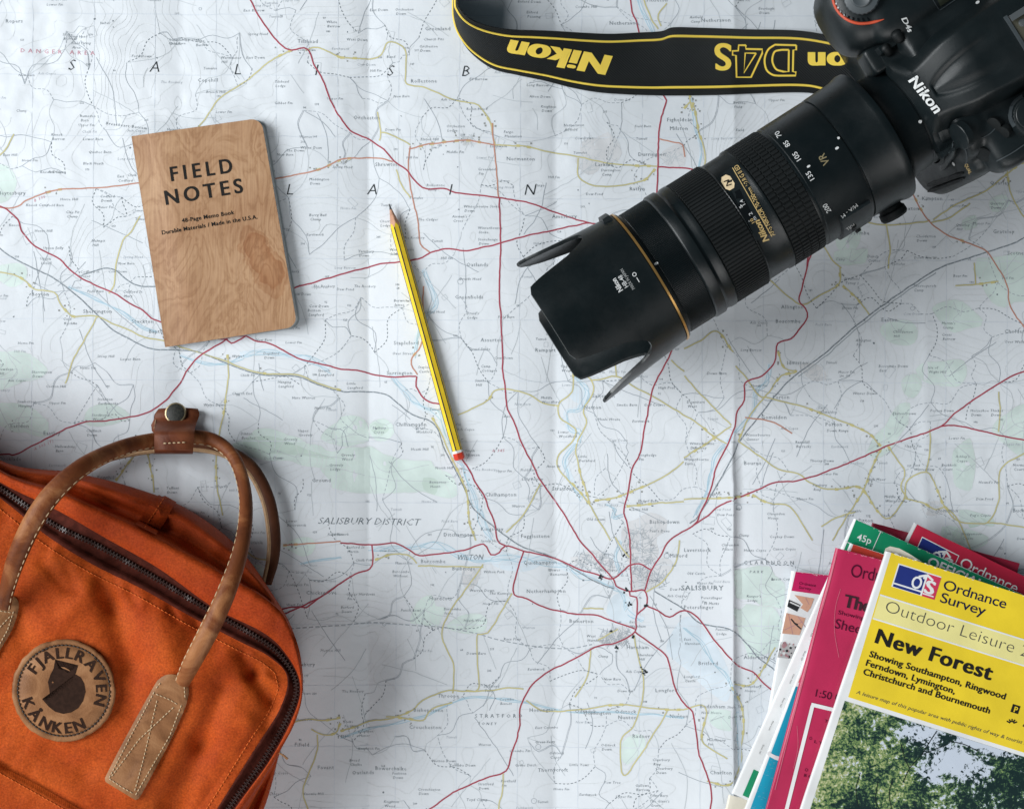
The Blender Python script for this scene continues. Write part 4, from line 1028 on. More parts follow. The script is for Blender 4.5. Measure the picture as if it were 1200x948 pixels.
M_crease = card("cover_crimson_wear_highlight", (0.62, 0.16, 0.23))  # paler crimson for the painted crease highlight and for rubbed edges
mb = MB()
band_px(mb, catmull([(978, 650), (968, 690), (955, 735), (941, 790), (925, 850), (906, 925)], 5)+np.array([2.2, 0]), 0.9, sf_)  # highlight along the spine crease, painted as a paler line
band_px(mb, catmull([(985, 690), (979, 712), (978, 740), (983, 770)], 5), 0.5, sf_); band_px(mb, catmull([(934, 850), (935, 875), (930, 900)], 5), .5, sf_)
mb.build("crease_wear_highlight", M_crease, E_.cover, smooth=False)

# --- yellow map on top
Y_ = Cover([(1039, 646), (1272, 721), (1150, 1070), (905, 1048)], zb+0.0372, zb+0.0425, "folded_map", "yellow New Forest leisure map with a woodland photo, topmost of the stack", M_wh, M_wh, bow=.0008, seed=83)
mb = MB()
Y_.patch(mb, [(1044.5, 647.5), (1271, 720.5), (1222, 888.5), (994, 816.5)], 0)
Y_.patch(mb, [(1031.2, 697), (1254.5, 767.2), (1246, 794), (1023, 724)], 1, .00021)
sl = (0.954, 0.3)
for a_, b_ in (((1031.3, 696.8), (1254.8, 766.8)), ((1022.8, 724.3), (1246, 794.3))): band_px(mb, resample([a_, b_], 14), 1.7, Y_.surf(.00027), 2)
mb.build("colour_panel", [M_yel, M_pale, M_wh], Y_.cover, smooth=False)
os_logo(Y_, (1054, 661.7), (1103, 677), (1046, 687.5), Y_.cover, .00023)
sf_ = Y_.surf(.0003)
letters("publisher_lettering", M_navyink, Y_.cover, sf_, ("Ordnance", (1104.5, 690), (1177.8, 713), 11.5), ("Survey", (1101, 705), (1153.5, 721.5), 11.5), bold=.004, spacing=.95, res=6)
letters("series_lettering", M_greyink, Y_.cover, sf_, ("Outdoor Leisure 22", (1036.5, 716), (1215, 774), 13.6), bold=-.017, res=6)
letters("caption_lettering", M_greyink, Y_.cover, sf_, ("A leisure map of this popular area with public rights of way & tourist information", (1003, 812.3), (1232, 882), 4.2), shear=.25, res=2)
letters("title_lettering", M_blackink, Y_.cover, sf_, ("New Forest", (1024.5, 752.5), (1161, 797), 16.8), bold=.032, spacing=1.1, res=6)
letters("subtitle_lettering", M_blackink, Y_.cover, sf_, ("Showing Southampton, Ringwood", (1018, 769), (1177.5, 819.5), 7.2), ("Ferndown, Lymington,", (1014, 779.3), (1118.5, 813), 7.2),
        ("Christchurch and Bournemouth", (1010.8, 789.7), (1159.3, 836), 7.2), bold=.026, spacing=1.05)
mb = MB()
Y_.patch(mb, [(1187, 824.5), (1196, 827.3), (1193, 836.5), (1184, 833.7)], 0, .00026, 3); text_px(mb, "P", (1187.5, 833.8), (1191.6, 835), 6.6, Y_.surf(.00034), 1, .02)
for k in range(5):
    a = math.radians(-160+k*30+15); c_ = (1185.5, 848); band_px(mb, [(c_[0]+2.2*math.cos(a), c_[1]+2.2*math.sin(a)), (c_[0]+7*math.cos(a), c_[1]+6*math.sin(a))], 1.6, sf_, 0)
band_px(mb, [(1199, 851), (1203, 845), (1208, 854)], 2, sf_, 0)
mb.build("tourist_symbols", [M_blackink, M_yel], Y_.cover, smooth=False)
# torn inner sheet showing above the corner, and rubbed white edges
mb = MB(); tp_ = [(1035.5, 650), (1037.5, 642.5), (1043, 640), (1054, 642.5), (1066, 649), (1080, 658), (1060, 662)]
mb.prism([P(x, y, Y_.z1-.0035) for x, y in tp_][::-1], [P(x, y, Y_.z1-.0022) for x, y in tp_][::-1]); mb.build("torn_sheet", M_cream, Y_.th, smooth=False, fixn=True)
rs_ = random.Random(9)
def scuffs(cv, p0, p1, n, m, par, L=3.0, w=.8):
    mb = MB(); p0, p1 = np.array(p0, float), np.array(p1, float); d = (p1-p0)/np.linalg.norm(p1-p0)
    for k in range(n):
        c = p0+(p1-p0)*rs_.random()+np.array([d[1], -d[0]])*rs_.uniform(-.6, 1.4); l = L*rs_.uniform(.3, 1.3)
        band_px(mb, [tuple(c-d*l/2), tuple(c+d*l*.1+np.array([d[1], -d[0]])*rs_.uniform(-.5, .5)), tuple(c+d*l/2)], w*rs_.uniform(.4, 1.1), cv.surf(.00036), 0)
    mb.build("worn_edge", m, par, smooth=False)
scuffs(Y_, (1046, 648.5), (1200, 698), 26, M_wh, Y_.cover); scuffs(E_, (983, 644), (1035, 657), 14, M_crease, E_.cover); 
scuffs(GB, (1004, 610), (1140, 671), 22, M_wh, GB.cover, 2.2, .6); scuffs(A_, (934, 671), (968, 675), 9, M_wh, A_.cover, 2, .6)
# woodland photograph printed on the cover: leaves, sky gap, trunks
def woodland():
    m = bpy.data.materials.new("photo_woodland"); m.use_nodes = True
    nt = m.node_tree; bs = nt.nodes["Principled BSDF"]; L = nt.links.new
    bs.inputs['Roughness'].default_value = .32; bs.inputs['Specular IOR Level'].default_value = .3
    tc = nt.nodes.new('ShaderNodeTexCoord')
    def math_(op, a, b=None):
        n = nt.nodes.new('ShaderNodeMath'); n.operation = op
        for i, q in enumerate((a, b)):
            if q is None: continue
            if isinstance(q, (int, float)): n.inputs[i].default_value = q
            else: L(q, n.inputs[i])
        return n.outputs[0]
    def noise(sc, det, ro, dist=0):
        n = nt.nodes.new('ShaderNodeTexNoise'); n.inputs['Scale'].default_value = sc; n.inputs['Detail'].default_value = det; n.inputs['Roughness'].default_value = ro; n.inputs['Distortion'].default_value = dist
        L(tc.outputs['Object'], n.inputs['Vector']); return n.outputs['Fac']
    o = ORG[Y_.cover.name]; k = S*(D-.04)/D
    def loc(x, y): p = P(x, y, .047); return (p[0]-o.x, p[1]-o.y, p[2]-o.z)
    def blob(x, y, rx, ry):
        mp = nt.nodes.new('ShaderNodeMapping'); mp.vector_type = 'TEXTURE'; mp.inputs['Location'].default_value = (loc(x, y)[0], loc(x, y)[1], 0); mp.inputs['Rotation'].default_value = (0, 0, math.radians(-17)); mp.inputs['Scale'].default_value = (rx*k, ry*k, 1000)
        L(tc.outputs['Object'], mp.inputs['Vector']); ln = nt.nodes.new('ShaderNodeVectorMath'); ln.operation = 'LENGTH'; L(mp.outputs[0], ln.inputs[0])
        return math_('MAXIMUM', math_('SUBTRACT', 1.0, ln.outputs['Value']), 0.0)
    sx = nt.nodes.new('ShaderNodeSeparateXYZ'); L(tc.outputs['Object'], sx.inputs[0])
    fine = noise(330, 8, .72, .3); mid = noise(85, 6, .65, .4); big = noise(30, 3, .5)
    fin2 = noise(700, 4, .7)
    lit = math_('ADD', math_('MULTIPLY', math_('SUBTRACT', fine, .5), 4.4), math_('MULTIPLY', math_('SUBTRACT', mid, .5), 3.4)); lit = math_('ADD', lit, math_('MULTIPLY', math_('SUBTRACT', big, .5), 1.6)); lit = math_('ADD', lit, math_('MULTIPLY', math_('SUBTRACT', fin2, .5), 3.0)); lit = math_('ADD', lit, 1.52)
    lit = math_('ADD', lit, math_('MULTIPLY', math_('SUBTRACT', loc(1062, 880)[0], sx.outputs[0]), 6.5))
    lit = math_('ADD', lit, math_('MULTIPLY', blob(1160, 935, 75, 60), -.35)); lit = math_('ADD', lit, math_('MULTIPLY', blob(1175, 880, 50, 22), -.35)); lit = math_('ADD', lit, math_('MULTIPLY', blob(1020, 850, 36, 26), -.45)); lit = math_('ADD', lit, math_('MULTIPLY', blob(1035, 900, 46, 40), .38)); lit = math_('ADD', lit, math_('MULTIPLY', blob(1010, 952, 60, 14), -.8)); lit = math_('ADD', lit, math_('MULTIPLY', blob(1060, 925, 40, 30), .2))
    r = nt.nodes.new('ShaderNodeValToRGB'); e = r.color_ramp.elements
    e[0].position = .36; e[0].color = (.010, .026, .026, 1); e[1].position = 1.0; e[1].color = (.60, .60, .36, 1)
    for p_, c in ((.47, (.016, .04, .034, 1)), (.55, (.05, .105, .055, 1)), (.64, (.115, .205, .075, 1)), (.74, (.25, .325, .115, 1)), (.86, (.43, .45, .24, 1))):
        q = e.new(p_); q.color = c
    L(math_('MULTIPLY', lit, .37), r.inputs['Fac'])
    sky = blob(1114, 891, 58, 27)
    for a_ in ((1078, 860, 40, 20), (1088, 905, 26, 18), (1150, 872, 60, 10)): sky = math_('MAXIMUM', sky, blob(*a_))
    sk = math_('ADD', math_('ADD', sky, math_('MULTIPLY', math_('SUBTRACT', fine, .5), 3.4)), math_('MULTIPLY', math_('SUBTRACT', mid, .5), 2.4))
    rs = nt.nodes.new('ShaderNodeValToRGB'); rs.color_ramp.elements[0].position = .40; rs.color_ramp.elements[1].position = .52; L(sk, rs.inputs['Fac'])
    mx = nt.nodes.new('ShaderNodeMixRGB'); L(rs.outputs['Color'], mx.inputs[0]); L(r.outputs['Color'], mx.inputs[1]); mx.inputs[2].default_value = (.58, .64, .74, 1)
    L(mx.outputs[0], bs.inputs['Base Color']); return m
M_wood = woodland(); M_branch = mat("photo_branch", (.012, .02, .02), .35, .3)
mb = MB(); Y_.patch(mb, [(990, 821), (1222, 893.5), (1165, 1068), (918, 1046)], 0, .0002, 24)
for ln in ([(1058, 917), (1066, 900), (1080, 884), (1090, 868), (1098, 856)], [(1066, 900), (1060, 888), (1056, 872)], [(1080, 884), (1095, 878), (1110, 872)], [(1006, 945), (1003, 925), (1008, 905)], [(1045, 948), (1042, 930), (1046, 912)], [(1146, 880), (1130, 872), (1112, 868)], [(1030, 948), (1026, 935), (1029, 915)]):
    band_px(mb, catmull(ln, 3), 1.0, Y_.surf(.00034), 1)
mb.build("cover_photo", [M_wood, M_branch], Y_.cover, smooth=False)
# ================================================================== orange backpack
def canvas(name, c1, c2):
    m = bpy.data.materials.new(name); m.use_nodes = True
    nt = m.node_tree; b = nt.nodes["Principled BSDF"]; L = nt.links.new
    b.inputs['Roughness'].default_value = 0.62; b.inputs['Specular IOR Level'].default_value = 0.10
    tc = nt.nodes.new('ShaderNodeTexCoord')
    n = nt.nodes.new('ShaderNodeTexNoise'); n.inputs['Scale'].default_value = 26; n.inputs['Detail'].default_value = 7; n.inputs['Roughness'].default_value = .62
    r = nt.nodes.new('ShaderNodeValToRGB'); r.color_ramp.elements[0].position = .32; r.color_ramp.elements[1].position = .68
    r.color_ramp.elements[0].color = (*c1, 1); r.color_ramp.elements[1].color = (*c2, 1)
    L(tc.outputs['Object'], n.inputs['Vector']); L(n.outputs['Fac'], r.inputs['Fac'])
    nf = nt.nodes.new('ShaderNodeTexNoise'); nf.inputs['Scale'].default_value = 850; nf.inputs['Detail'].default_value = 3; L(tc.outputs['Object'], nf.inputs['Vector'])
    rf = nt.nodes.new('ShaderNodeValToRGB'); rf.color_ramp.elements[0].position = .3; rf.color_ramp.elements[1].position = .7; rf.color_ramp.elements[0].color = (.72, .70, .68, 1); rf.color_ramp.elements[1].color = (1.18, 1.18, 1.2, 1); L(nf.outputs['Fac'], rf.inputs['Fac'])
    mm = nt.nodes.new('ShaderNodeMixRGB'); mm.blend_type = 'MULTIPLY'; mm.inputs[0].default_value = 1; L(r.outputs['Color'], mm.inputs[1]); L(rf.outputs['Color'], mm.inputs[2]); L(mm.outputs[0], b.inputs['Base Color'])
    mp = nt.nodes.new('ShaderNodeMapping'); mp.inputs['Rotation'].default_value = (0, 0, math.radians(-31)); L(tc.outputs['Object'], mp.inputs['Vector'])
    w1 = nt.nodes.new('ShaderNodeTexWave'); w1.bands_direction = 'X'; w1.inputs['Scale'].default_value = 480; L(mp.outputs[0], w1.inputs['Vector'])
    w2 = nt.nodes.new('ShaderNodeTexWave'); w2.bands_direction = 'Y'; w2.inputs['Scale'].default_value = 480; L(mp.outputs[0], w2.inputs['Vector'])
    ad = nt.nodes.new('ShaderNodeMath'); ad.operation = 'ADD'; L(w1.outputs['Fac'], ad.inputs[0]); L(w2.outputs['Fac'], ad.inputs[1])
    bp = nt.nodes.new('ShaderNodeBump'); bp.inputs['Strength'].default_value = 0.25; bp.inputs['Distance'].default_value = 0.0003
    L(ad.outputs[0], bp.inputs['Height'])
    n3 = nt.nodes.new('ShaderNodeTexNoise'); n3.inputs['Scale'].default_value = 75; n3.inputs['Detail'].default_value = 4; L(tc.outputs['Object'], n3.inputs['Vector'])
    bp2 = nt.nodes.new('ShaderNodeBump'); bp2.inputs['Strength'].default_value = 0.35; bp2.inputs['Distance'].default_value = 0.003
    L(n3.outputs['Fac'], bp2.inputs['Height']); L(bp.outputs['Normal'], bp2.inputs['Normal']); L(bp2.outputs['Normal'], b.inputs['Normal'])
    return m
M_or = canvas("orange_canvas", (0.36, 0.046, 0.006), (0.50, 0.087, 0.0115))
M_or2 = canvas("orange_canvas_deep", (0.29, 0.032, 0.006), (0.42, 0.062, 0.010))  # deeper orange for the gusset, back panel and webbing loop
M_tape = mat("zip_tape", (0.06, 0.013, 0.008), 0.8, 0.08, var=0.25, vscale=300)
M_teeth = mat("zip_teeth", (0.034, 0.015, 0.012), 0.4, 0.4)
M_ost = mat("orange_thread", (0.62, 0.135, 0.028), 0.7, .1)
M_cst = mat("cream_thread", (0.55, 0.40, 0.24), 0.6)
M_dst = mat("dark_thread", (0.03, 0.022, 0.018), 0.6)
def leather(name, c1, c2, c3, sc=38):
    m = bpy.data.materials.new(name); m.use_nodes = True
    nt = m.node_tree; b = nt.nodes["Principled BSDF"]; L = nt.links.new
    b.inputs['Roughness'].default_value = 0.5; b.inputs['Specular IOR Level'].default_value = 0.16
    tc = nt.nodes.new('ShaderNodeTexCoord')
    n = nt.nodes.new('ShaderNodeTexNoise'); n.inputs['Scale'].default_value = sc; n.inputs['Detail'].default_value = 8; n.inputs['Roughness'].default_value = .6; n.inputs['Distortion'].default_value = .8
    r = nt.nodes.new('ShaderNodeValToRGB'); e = r.color_ramp.elements
    e[0].position = .3; e[0].color = (*c1, 1); e[1].position = .72; e[1].color = (*c3, 1); q = e.new(.5); q.color = (*c2, 1)
    L(tc.outputs['Object'], n.inputs['Vector']); L(n.outputs['Fac'], r.inputs['Fac']); L(r.outputs['Color'], b.inputs['Base Color'])
    v = nt.nodes.new('ShaderNodeTexVoronoi'); v.inputs['Scale'].default_value = 900; L(tc.outputs['Object'], v.inputs['Vector'])
    bp = nt.nodes.new('ShaderNodeBump'); bp.inputs['Strength'].default_value = 0.18; bp.inputs['Distance'].default_value = 0.0004
    L(v.outputs['Distance'], bp.inputs['Height']); L(bp.outputs['Normal'], b.inputs['Normal'])
    return m
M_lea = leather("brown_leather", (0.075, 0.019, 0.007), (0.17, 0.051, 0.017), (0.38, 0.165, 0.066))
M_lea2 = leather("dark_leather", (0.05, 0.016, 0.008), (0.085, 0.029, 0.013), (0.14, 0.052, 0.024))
M_lea3 = leather("red_brown_leather", (0.075, 0.018, 0.008), (0.125, 0.034, 0.014), (0.19, 0.06, 0.026))
M_tan = leather("tan_leather", (0.16, 0.066, 0.026), (0.27, 0.122, 0.052), (0.38, 0.19, 0.088), 60)
M_raw = leather("raw_leather_edge", (0.30, 0.17, 0.09), (0.40, 0.25, 0.14), (0.50, 0.33, 0.2), 200)
M_burn = mat("embossed_brown", (0.030, 0.014, 0.009), 0.7, 0.08, var=0.2, vscale=400)

PE = [(-170, 485), (-62, 546), (0, 583), (53, 625), (105, 658), (165, 688), (225, 722), (280, 750), (316, 769), (337, 793), (329, 830), (299, 878), (256, 946), (200, 1034), (105, 1184)]
TE = [(-166, 474), (-58, 535), (2, 573), (62, 614), (114, 639), (180, 676), (240, 712), (302, 747), (329, 768), (346.5, 798), (342, 829), (312, 885), (268, 947), (212, 1037), (116, 1188)]
TO = [(-164, 466), (-55, 528), (4, 567), (66, 597), (124, 630), (187, 666), (249, 710), (308, 740), (334, 764), (351, 797), (347, 831), (318, 888), (273, 951), (217, 1041), (121, 1192)]
RI = [(-160, 452), (-50, 516), (8, 557), (74, 580), (134, 606), (196, 638), (264, 675), (317, 707), (339, 735), (353.5, 792), (350, 834), (322, 890), (279, 953), (224, 1044), (128, 1196)]
SI = [(-150, 440), (-46, 512), (14, 544.5), (84, 553.5), (152, 570), (217, 595), (277, 639), (322, 700), (344, 741), (354.5, 790), (346, 838), (329, 878), (309, 948), (262, 1050), (166, 1204)]
def dense(p, st=2.6, ref=None):
    return catmull(p, st)
def ring(p, n=170): 
    # resample span by span so that stations stay matched
    out = []; per = 14
    pts = [np.array(q, float) for q in p]; k = len(pts)
    for i in range(k-1):
        b, c = pts[i], pts[i+1]; a = pts[i-1] if i else 2*b-c; d = pts[i+2] if i+2 < k else 2*c-b
        for t in np.arange(per)/per:
            out.append(0.5*((2*b)+(c-a)*t+(2*a-5*b+4*c-d)*t*t+(3*b-a-3*c+d)*t**3))
    out.append(pts[-1]); return np.array(out)
rPE, rTE, rTO, rRI, rSI = map(ring, (PE, TE, TO, RI, SI))
NS = len(rPE); CN = 9*14      # station of the corner
BGX, BGY = 100, 800
bag = thing("backpack", "orange canvas backpack with brown leather handles and a round leather badge", "backpack", P(BGX, BGY, 0.005))

top_e = rPE[:CN+1]; rt_e = rPE[CN:]; CC = rPE[CN]
def gauss_line(x, y, x0, y0, x1, y1, w):
    dx, dy = x1-x0, y1-y0; L2 = dx*dx+dy*dy
    t = np.clip(((x-x0)*dx+(y-y0)*dy)/L2, 0, 1)
    d2 = (x-x0-t*dx)**2+(y-y0-t*dy)**2
    return np.exp(-d2/(w*w))
def zf(x, y):
    """height of the front panel (metres)"""
    x = np.asarray(x, float); y = np.asarray(y, float)
    # distances in from the top edge and the right edge
    dt = (-(x-CC[0])*(-0.50) + (y-CC[1])*0.866) - 0
    e1 = np.array([.866, .50]); dr = -((x-CC[0])*0.80 + (y-CC[1])*0.60)
    dtop = np.maximum(0, (y-CC[1])*0.857-(x-CC[0])*0.515+6); dr = np.maximum(0, dr+8)
    h = 74 + 8.5*(1-np.exp(-dtop/34))*(1-np.exp(-dr/30)) + 7*(1-np.exp(-dtop/190))*(1-np.exp(-dr/190))
    h = h + 3.0*fbm(x/95, y/95, 501, 2) + 1.0*fbm((x*.8+y*.6)/26, (y*.8-x*.6)/70, 502, 3)
    for x0, y0, x1, y1, w, a in ((118, 678, 132, 712, 10, -2.6), (132, 705, 152, 775, 17, -4.0), (152, 775, 150, 830, 20, -2.0), (262, 806, 236, 870, 13, -3.8), (236, 870, 204, 950, 15, -4.4), (204, 950, 180, 1040, 20, -4),
                             (285, 768, 296, 788, 9, -2.6), (296, 788, 317, 820, 10, -3.2), (317, 820, 312, 850, 9, -2.0), (52, 660, 78, 690, 9, -1.6), (150, 690, 158, 706, 7, -1.2), (80, 668, 88, 690, 7, -1.2),
                             (100, 700, 60, 740, 16, 1.6), (190, 730, 205, 790, 22, 2.6), (290, 850, 262, 920, 18, 2.6), (175, 905, 150, 930, 18, 1.8), (60, 880, 100, 905, 14, -1.4), (20, 720, 40, 790, 16, -1.6),
                             (200, 712, 208, 728, 6, -1.0), (230, 728, 236, 742, 5, -0.9), (130, 668, 136, 684, 5, -0.9), (310, 792, 322, 800, 5, 1)):
        h = h + 1.25*a*gauss_line(x, y, x0, y0, x1, y1, w)
    # flat pocket sewn on below
    pk = (y-897)*0.872-(x-0)*0.49
    h = h + 3.4*smooth01((pk+1.2)/2.4) - 1.6*np.exp(-((pk+3)/3.5)**2)
    # short puckers along the stitched edges
    s = (x-CC[0])*0.857+(y-CC[1])*0.515
    h = h + 0.55*np.sin(s/4.6+2.0*fbm(s/20, 0*s, 77, 2))*np.exp(-((dtop-17)/11)**2) + 0.4*np.sin(((x-CC[0])*-0.6+(y-CC[1])*.8)/5.0)*np.exp(-((dr-14)/9)**2)
    return h*0.001
def bag_surf(off=0.0): return lambda x, y: P(x, y, float(zf(x, y))+off)

mb = MB()
ua = np.linspace(0, CN, 200); va = np.r_[np.linspace(0, 30, 60)[:-1], np.linspace(30, len(rt_e)-1, 80)]
tu = np.stack([np.interp(ua, np.arange(CN+1), top_e[:, k]) for k in (0, 1)], 1)
tv = np.stack([np.interp(va, np.arange(len(rt_e)), rt_e[:, k]) for k in (0, 1)], 1)
G = tu[None, :, :]+tv[:, None, :]-CC
Zg = zf(G[..., 0], G[..., 1])
Zg[0, :] = zf(tu[:, 0], tu[:, 1]); 
f = (D-Zg)/D
V = np.stack([(G[..., 0]-600)*S*f, (474-G[..., 1])*S*f, Zg], -1)
mb.grid([list(map(tuple, r)) for r in V])
panel = mb.build("front_panel", M_or, bag, angle=180)

def strip(rings, mats, name, angle=180, closeb=False):
    mb = MB(); mb.grid([[P(p[0], p[1], z) for p, z in zip(r, zz)] for r, zz in rings])
    return mb.build(name, mats, bag, angle=angle)
zPE = zf(rPE[:, 0], rPE[:, 1]); kk = np.arange(NS)
zR = 0.079+0.0022*fbm(kk/9.0, 0*kk, 601, 3)
side = smooth01((kk-CN+6)/14.0)          # 0 along the top, 1 down the right side
zR = zR*(1-side)+0.0745*side
# zip tape: seam lip, tape, far lip
lip = rPE*0.85+rTO*0.15
strip([(rPE*1.06-rTO*0.06, zPE-0.0004), (rPE, zPE+0.0011), (lip, zPE+0.0004), (rPE*.8+rTO*.2, zPE-0.0022), (rTE, zPE-0.0021), (rPE*.12+rTO*.88, zPE-0.0022), (rTO, zPE*.5+zR*.5-0.0008)], M_tape, "zip_tape")
# gusset from the zip over the top and down to the map
def off_ring(a, b, t): return a*(1-t)+b*t
def wr(r, seed, sc, amp):
    n = fbm(kk/sc, 0*kk+seed*1.7, seed, 3)
    d = rSI-rTO; d = d/np.maximum(np.linalg.norm(d, axis=1), 1)[:, None]
    return r+d*(n*amp)[:, None]
wide = np.clip(np.linalg.norm(rSI-rRI, axis=1)/40, 0.0, 1)
g = []
g.append((rTO*1.02-rRI*.02, zPE*.5+zR*.5-0.0012)); g.append((rTO, zPE*.5+zR*.5+0.0006))
g.append((off_ring(rTO, rRI, .3), zPE*.4+zR*.6+.0012)); g.append((off_ring(rTO, rRI, .75), zR+.0006)); g.append((wr(rRI, 3, 14, 1.5), zR))
dark = 0.018*wide
n1 = fbm(kk/16.0, 0*kk+2, 611, 3); n2 = fbm(kk/11.0, 0*kk+5, 612, 3); n3 = fbm(kk/13.0, 0*kk+9, 613, 2)
g.append((wr(off_ring(rRI, rSI, .10), 4, 12, 2*1), zR-.004-dark*.7))
g.append((wr(off_ring(rRI, rSI, .24), 5, 12, 4), zR-.008-dark*1.2+n1*.010*wide))
g.append((wr(off_ring(rRI, rSI, .42), 6, 15, 5), zR-.010-dark+n2*.016*wide-side*.014))
g.append((wr(off_ring(rRI, rSI, .62), 7, 15, 4), zR-.014-.006*wide+n3*.015*wide-side*.02))
g.append((wr(off_ring(rRI, rSI, .80), 8, 17, 2), .052+n1*.007*wide-side*.012)); g.append((off_ring(rRI, rSI, .94), .040+n2*.004-side*.01))
g.append((rSI, .026+0*kk)); g.append((off_ring(rRI, rSI, 1.0), .014+0*kk))
cent = np.array([60., 900.])
g.append((rSI+(cent-rSI)*.03, .0065+0*kk)); g.append((rSI+(cent-rSI)*.25, .0058+0*kk))
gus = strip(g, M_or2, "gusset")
# back of the bag, lying on the map
mb = MB(); bk = rSI+(cent-rSI)*.06
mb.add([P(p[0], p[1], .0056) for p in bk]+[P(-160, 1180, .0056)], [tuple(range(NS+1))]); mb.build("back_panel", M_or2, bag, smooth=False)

# zip teeth, two meshing rows
mb = MB(); ztee = (zPE-0.0014)
pts3 = np.array([P(p[0], p[1], z) for p, z in zip(rTE, ztee)]); q3 = resample(pts3, int(np.linalg.norm(np.diff(pts3, axis=0), axis=1).sum()/0.00112))
for i in range(1, len(q3)-1):
    t = Vector(q3[i+1]-q3[i-1]).normalized(); n = t.cross(Vector((0, 0, 1))).normalized(); s_ = 1 if i % 2 else -1
    mb.box(Vector(q3[i])+n*s_*.0006, n*.0011, t*.00038, Vector((0, 0, .0007)))
mb.build("zip_teeth", M_teeth, bag, smooth=False)

def stitches(mb, pts, dash, gap, w, surf, mi=0):
    """a row of thread stitches along pts (px), lying on surf"""
    pts = np.asarray(pts, float)
    d = np.r_[0, np.cumsum(np.linalg.norm(np.diff(pts, axis=0), axis=1))]; q = 0
    at = lambda s: (np.interp(s, d, pts[:, 0]), np.interp(s, d, pts[:, 1]))
    while q+dash < d[-1]:
        a, m, b = at(q), at(q+dash/2), at(q+dash)
        A, Mi, B = Vector(surf(*a)), Vector(surf(*m)), Vector(surf(*b)); up = Vector((0, 0, w*S*.35))
        mb.tube([A-up*.6, A*.75+B*.25+up*.9, Mi+up*1.1, A*.25+B*.75+up*.9, B-up*.6], [w*S*.3, w*S*.5, w*S*.5, w*S*.5, w*S*.3], 6, mi)
        q += dash+gap
mb = MB()
inn = []
for i in range(NS):
    t = rPE[min(i+1, NS-1)]-rPE[max(i-1, 0)]; t = t/np.linalg.norm(t); inn.append(rPE[i]+np.array([-t[1], t[0]])*11)
inn = np.array([p for i, p in enumerate(inn) if abs(i-CN) > 5])
stitches(mb, inn, 3.6, 1.6, 1.25, bag_surf(0.0002))
pkl = [(x, 897+0.562*x+8.5) for x in np.arange(-150, 260, 6)]
stitches(mb, pkl, 3.6, 1.6, 1.25, bag_surf(.0002))
mb.build("seam_stitching", M_ost, bag)

# loop of webbing sewn across the top of the gusset
def gus_z(x, y):
    hit = GBVH.ray_cast(Vector((0, 0, D)), (Vector(P(x, y, 0))-Vector((0, 0, D))).normalized())
    return hit[0]
def bvh(objs):
    vs, fs = [], []
    for o in objs:
        k = len(vs); org = ORG[o.name]
        vs += [v.co+org for v in o.data.vertices]; fs += [tuple(i+k for i in p.vertices) for p in o.data.polygons]
    return BVHTree.FromPolygons(vs, fs)
def caster(objs, off=0.0004):
    T = bvh(objs)
    def f(x, y):
        o = Vector((0, 0, D)); dr = (Vector(P(x, y, 0))-o).normalized()
        h = T.ray_cast(o, dr)
        if h[0] is None: return P(x, y, 0.03)
        n = h[1] if h[1].dot(dr) < 0 else -h[1]
        return tuple(h[0]+n*off)
    return f
gs = caster([gus], .0016)
mb = MB(); rows = []
for t in np.linspace(0, 1, 9):
    a = np.array([186, 580])*(1-t)+np.array([157, 617])*t; b_ = np.array([205, 591])*(1-t)+np.array([181, 629])*t
    rows.append([gs(*(a*(1-s)+b_*s)) for s in np.linspace(0, 1, 7)])
rows2 = [[(p[0], p[1], p[2]-.0013) for p in r] for r in rows]
mb.grid(rows); mb.grid([[r[0] for r in rows][::-1], [r[0] for r in rows2][::-1]]); mb.grid([[r[-1] for r in rows], [r[-1] for r in rows2]]); mb.grid([rows[0][::-1], rows2[0][::-1]]); mb.grid([rows[-1], rows2[-1]])
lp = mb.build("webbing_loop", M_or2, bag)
mb = MB(); stitches(mb, resample([(192, 584), (167, 622)], 12), 3, 1.8, 1.0, caster([lp], .0002)); mb.build("stitching", M_ost, lp)

# ---------------------------------------------------------------- leather
def handle(name, ctl, m, flat=.75):
    c = catmull(ctl, 4)      # px, py, z(mm), half-width(px)
    path = [P(p[0], p[1], p[2]*.001) for p in c]; rad = [.94*p[3]*S*(D-p[2]*.001)/D for p in c]
    mb = MB(); mb.tube(path, rad, 20, 0, flat)
    return mb.build(name, m, bag, angle=80), c, path, rad
H1 = [(4, 712, 91, 9), (8, 692, 94, 9.5), (19, 655, 104, 12), (38, 613, 112, 13), (62, 578, 112, 12.8), (97, 547, 104, 11.6), (140, 526, 80, 10.3), (180, 516, 62, 9.5), (225, 512, 56, 9.2), (254, 518, 57, 8.8), (275, 538, 63, 8.2), (286, 570, 74, 8.2), (288, 605, 88, 8.8), (281, 648, 103, 10), (264, 697, 112, 12), (243, 742, 112, 12.6), (224, 778, 104, 11.5), (214, 799, 94, 9.2)]
h1, c1_, pth1, rad1 = handle("front_handle", H1, M_lea)
H2 = [(60, 566, 20, 7), (92, 548, 22, 7), (130, 533, 20, 7), (180, 524, 15, 7), (232, 522, 15, 7.5), (268, 530, 15, 8), (296, 550, 15, 8.5), (314, 585, 15, 8.5), (321, 625, 15, 8.2), (320, 655, 16, 7.5), (313, 684, 22, 6)]
h2, c2_, pth2, rad2 = handle("back_handle", H2, M_lea2, .7)
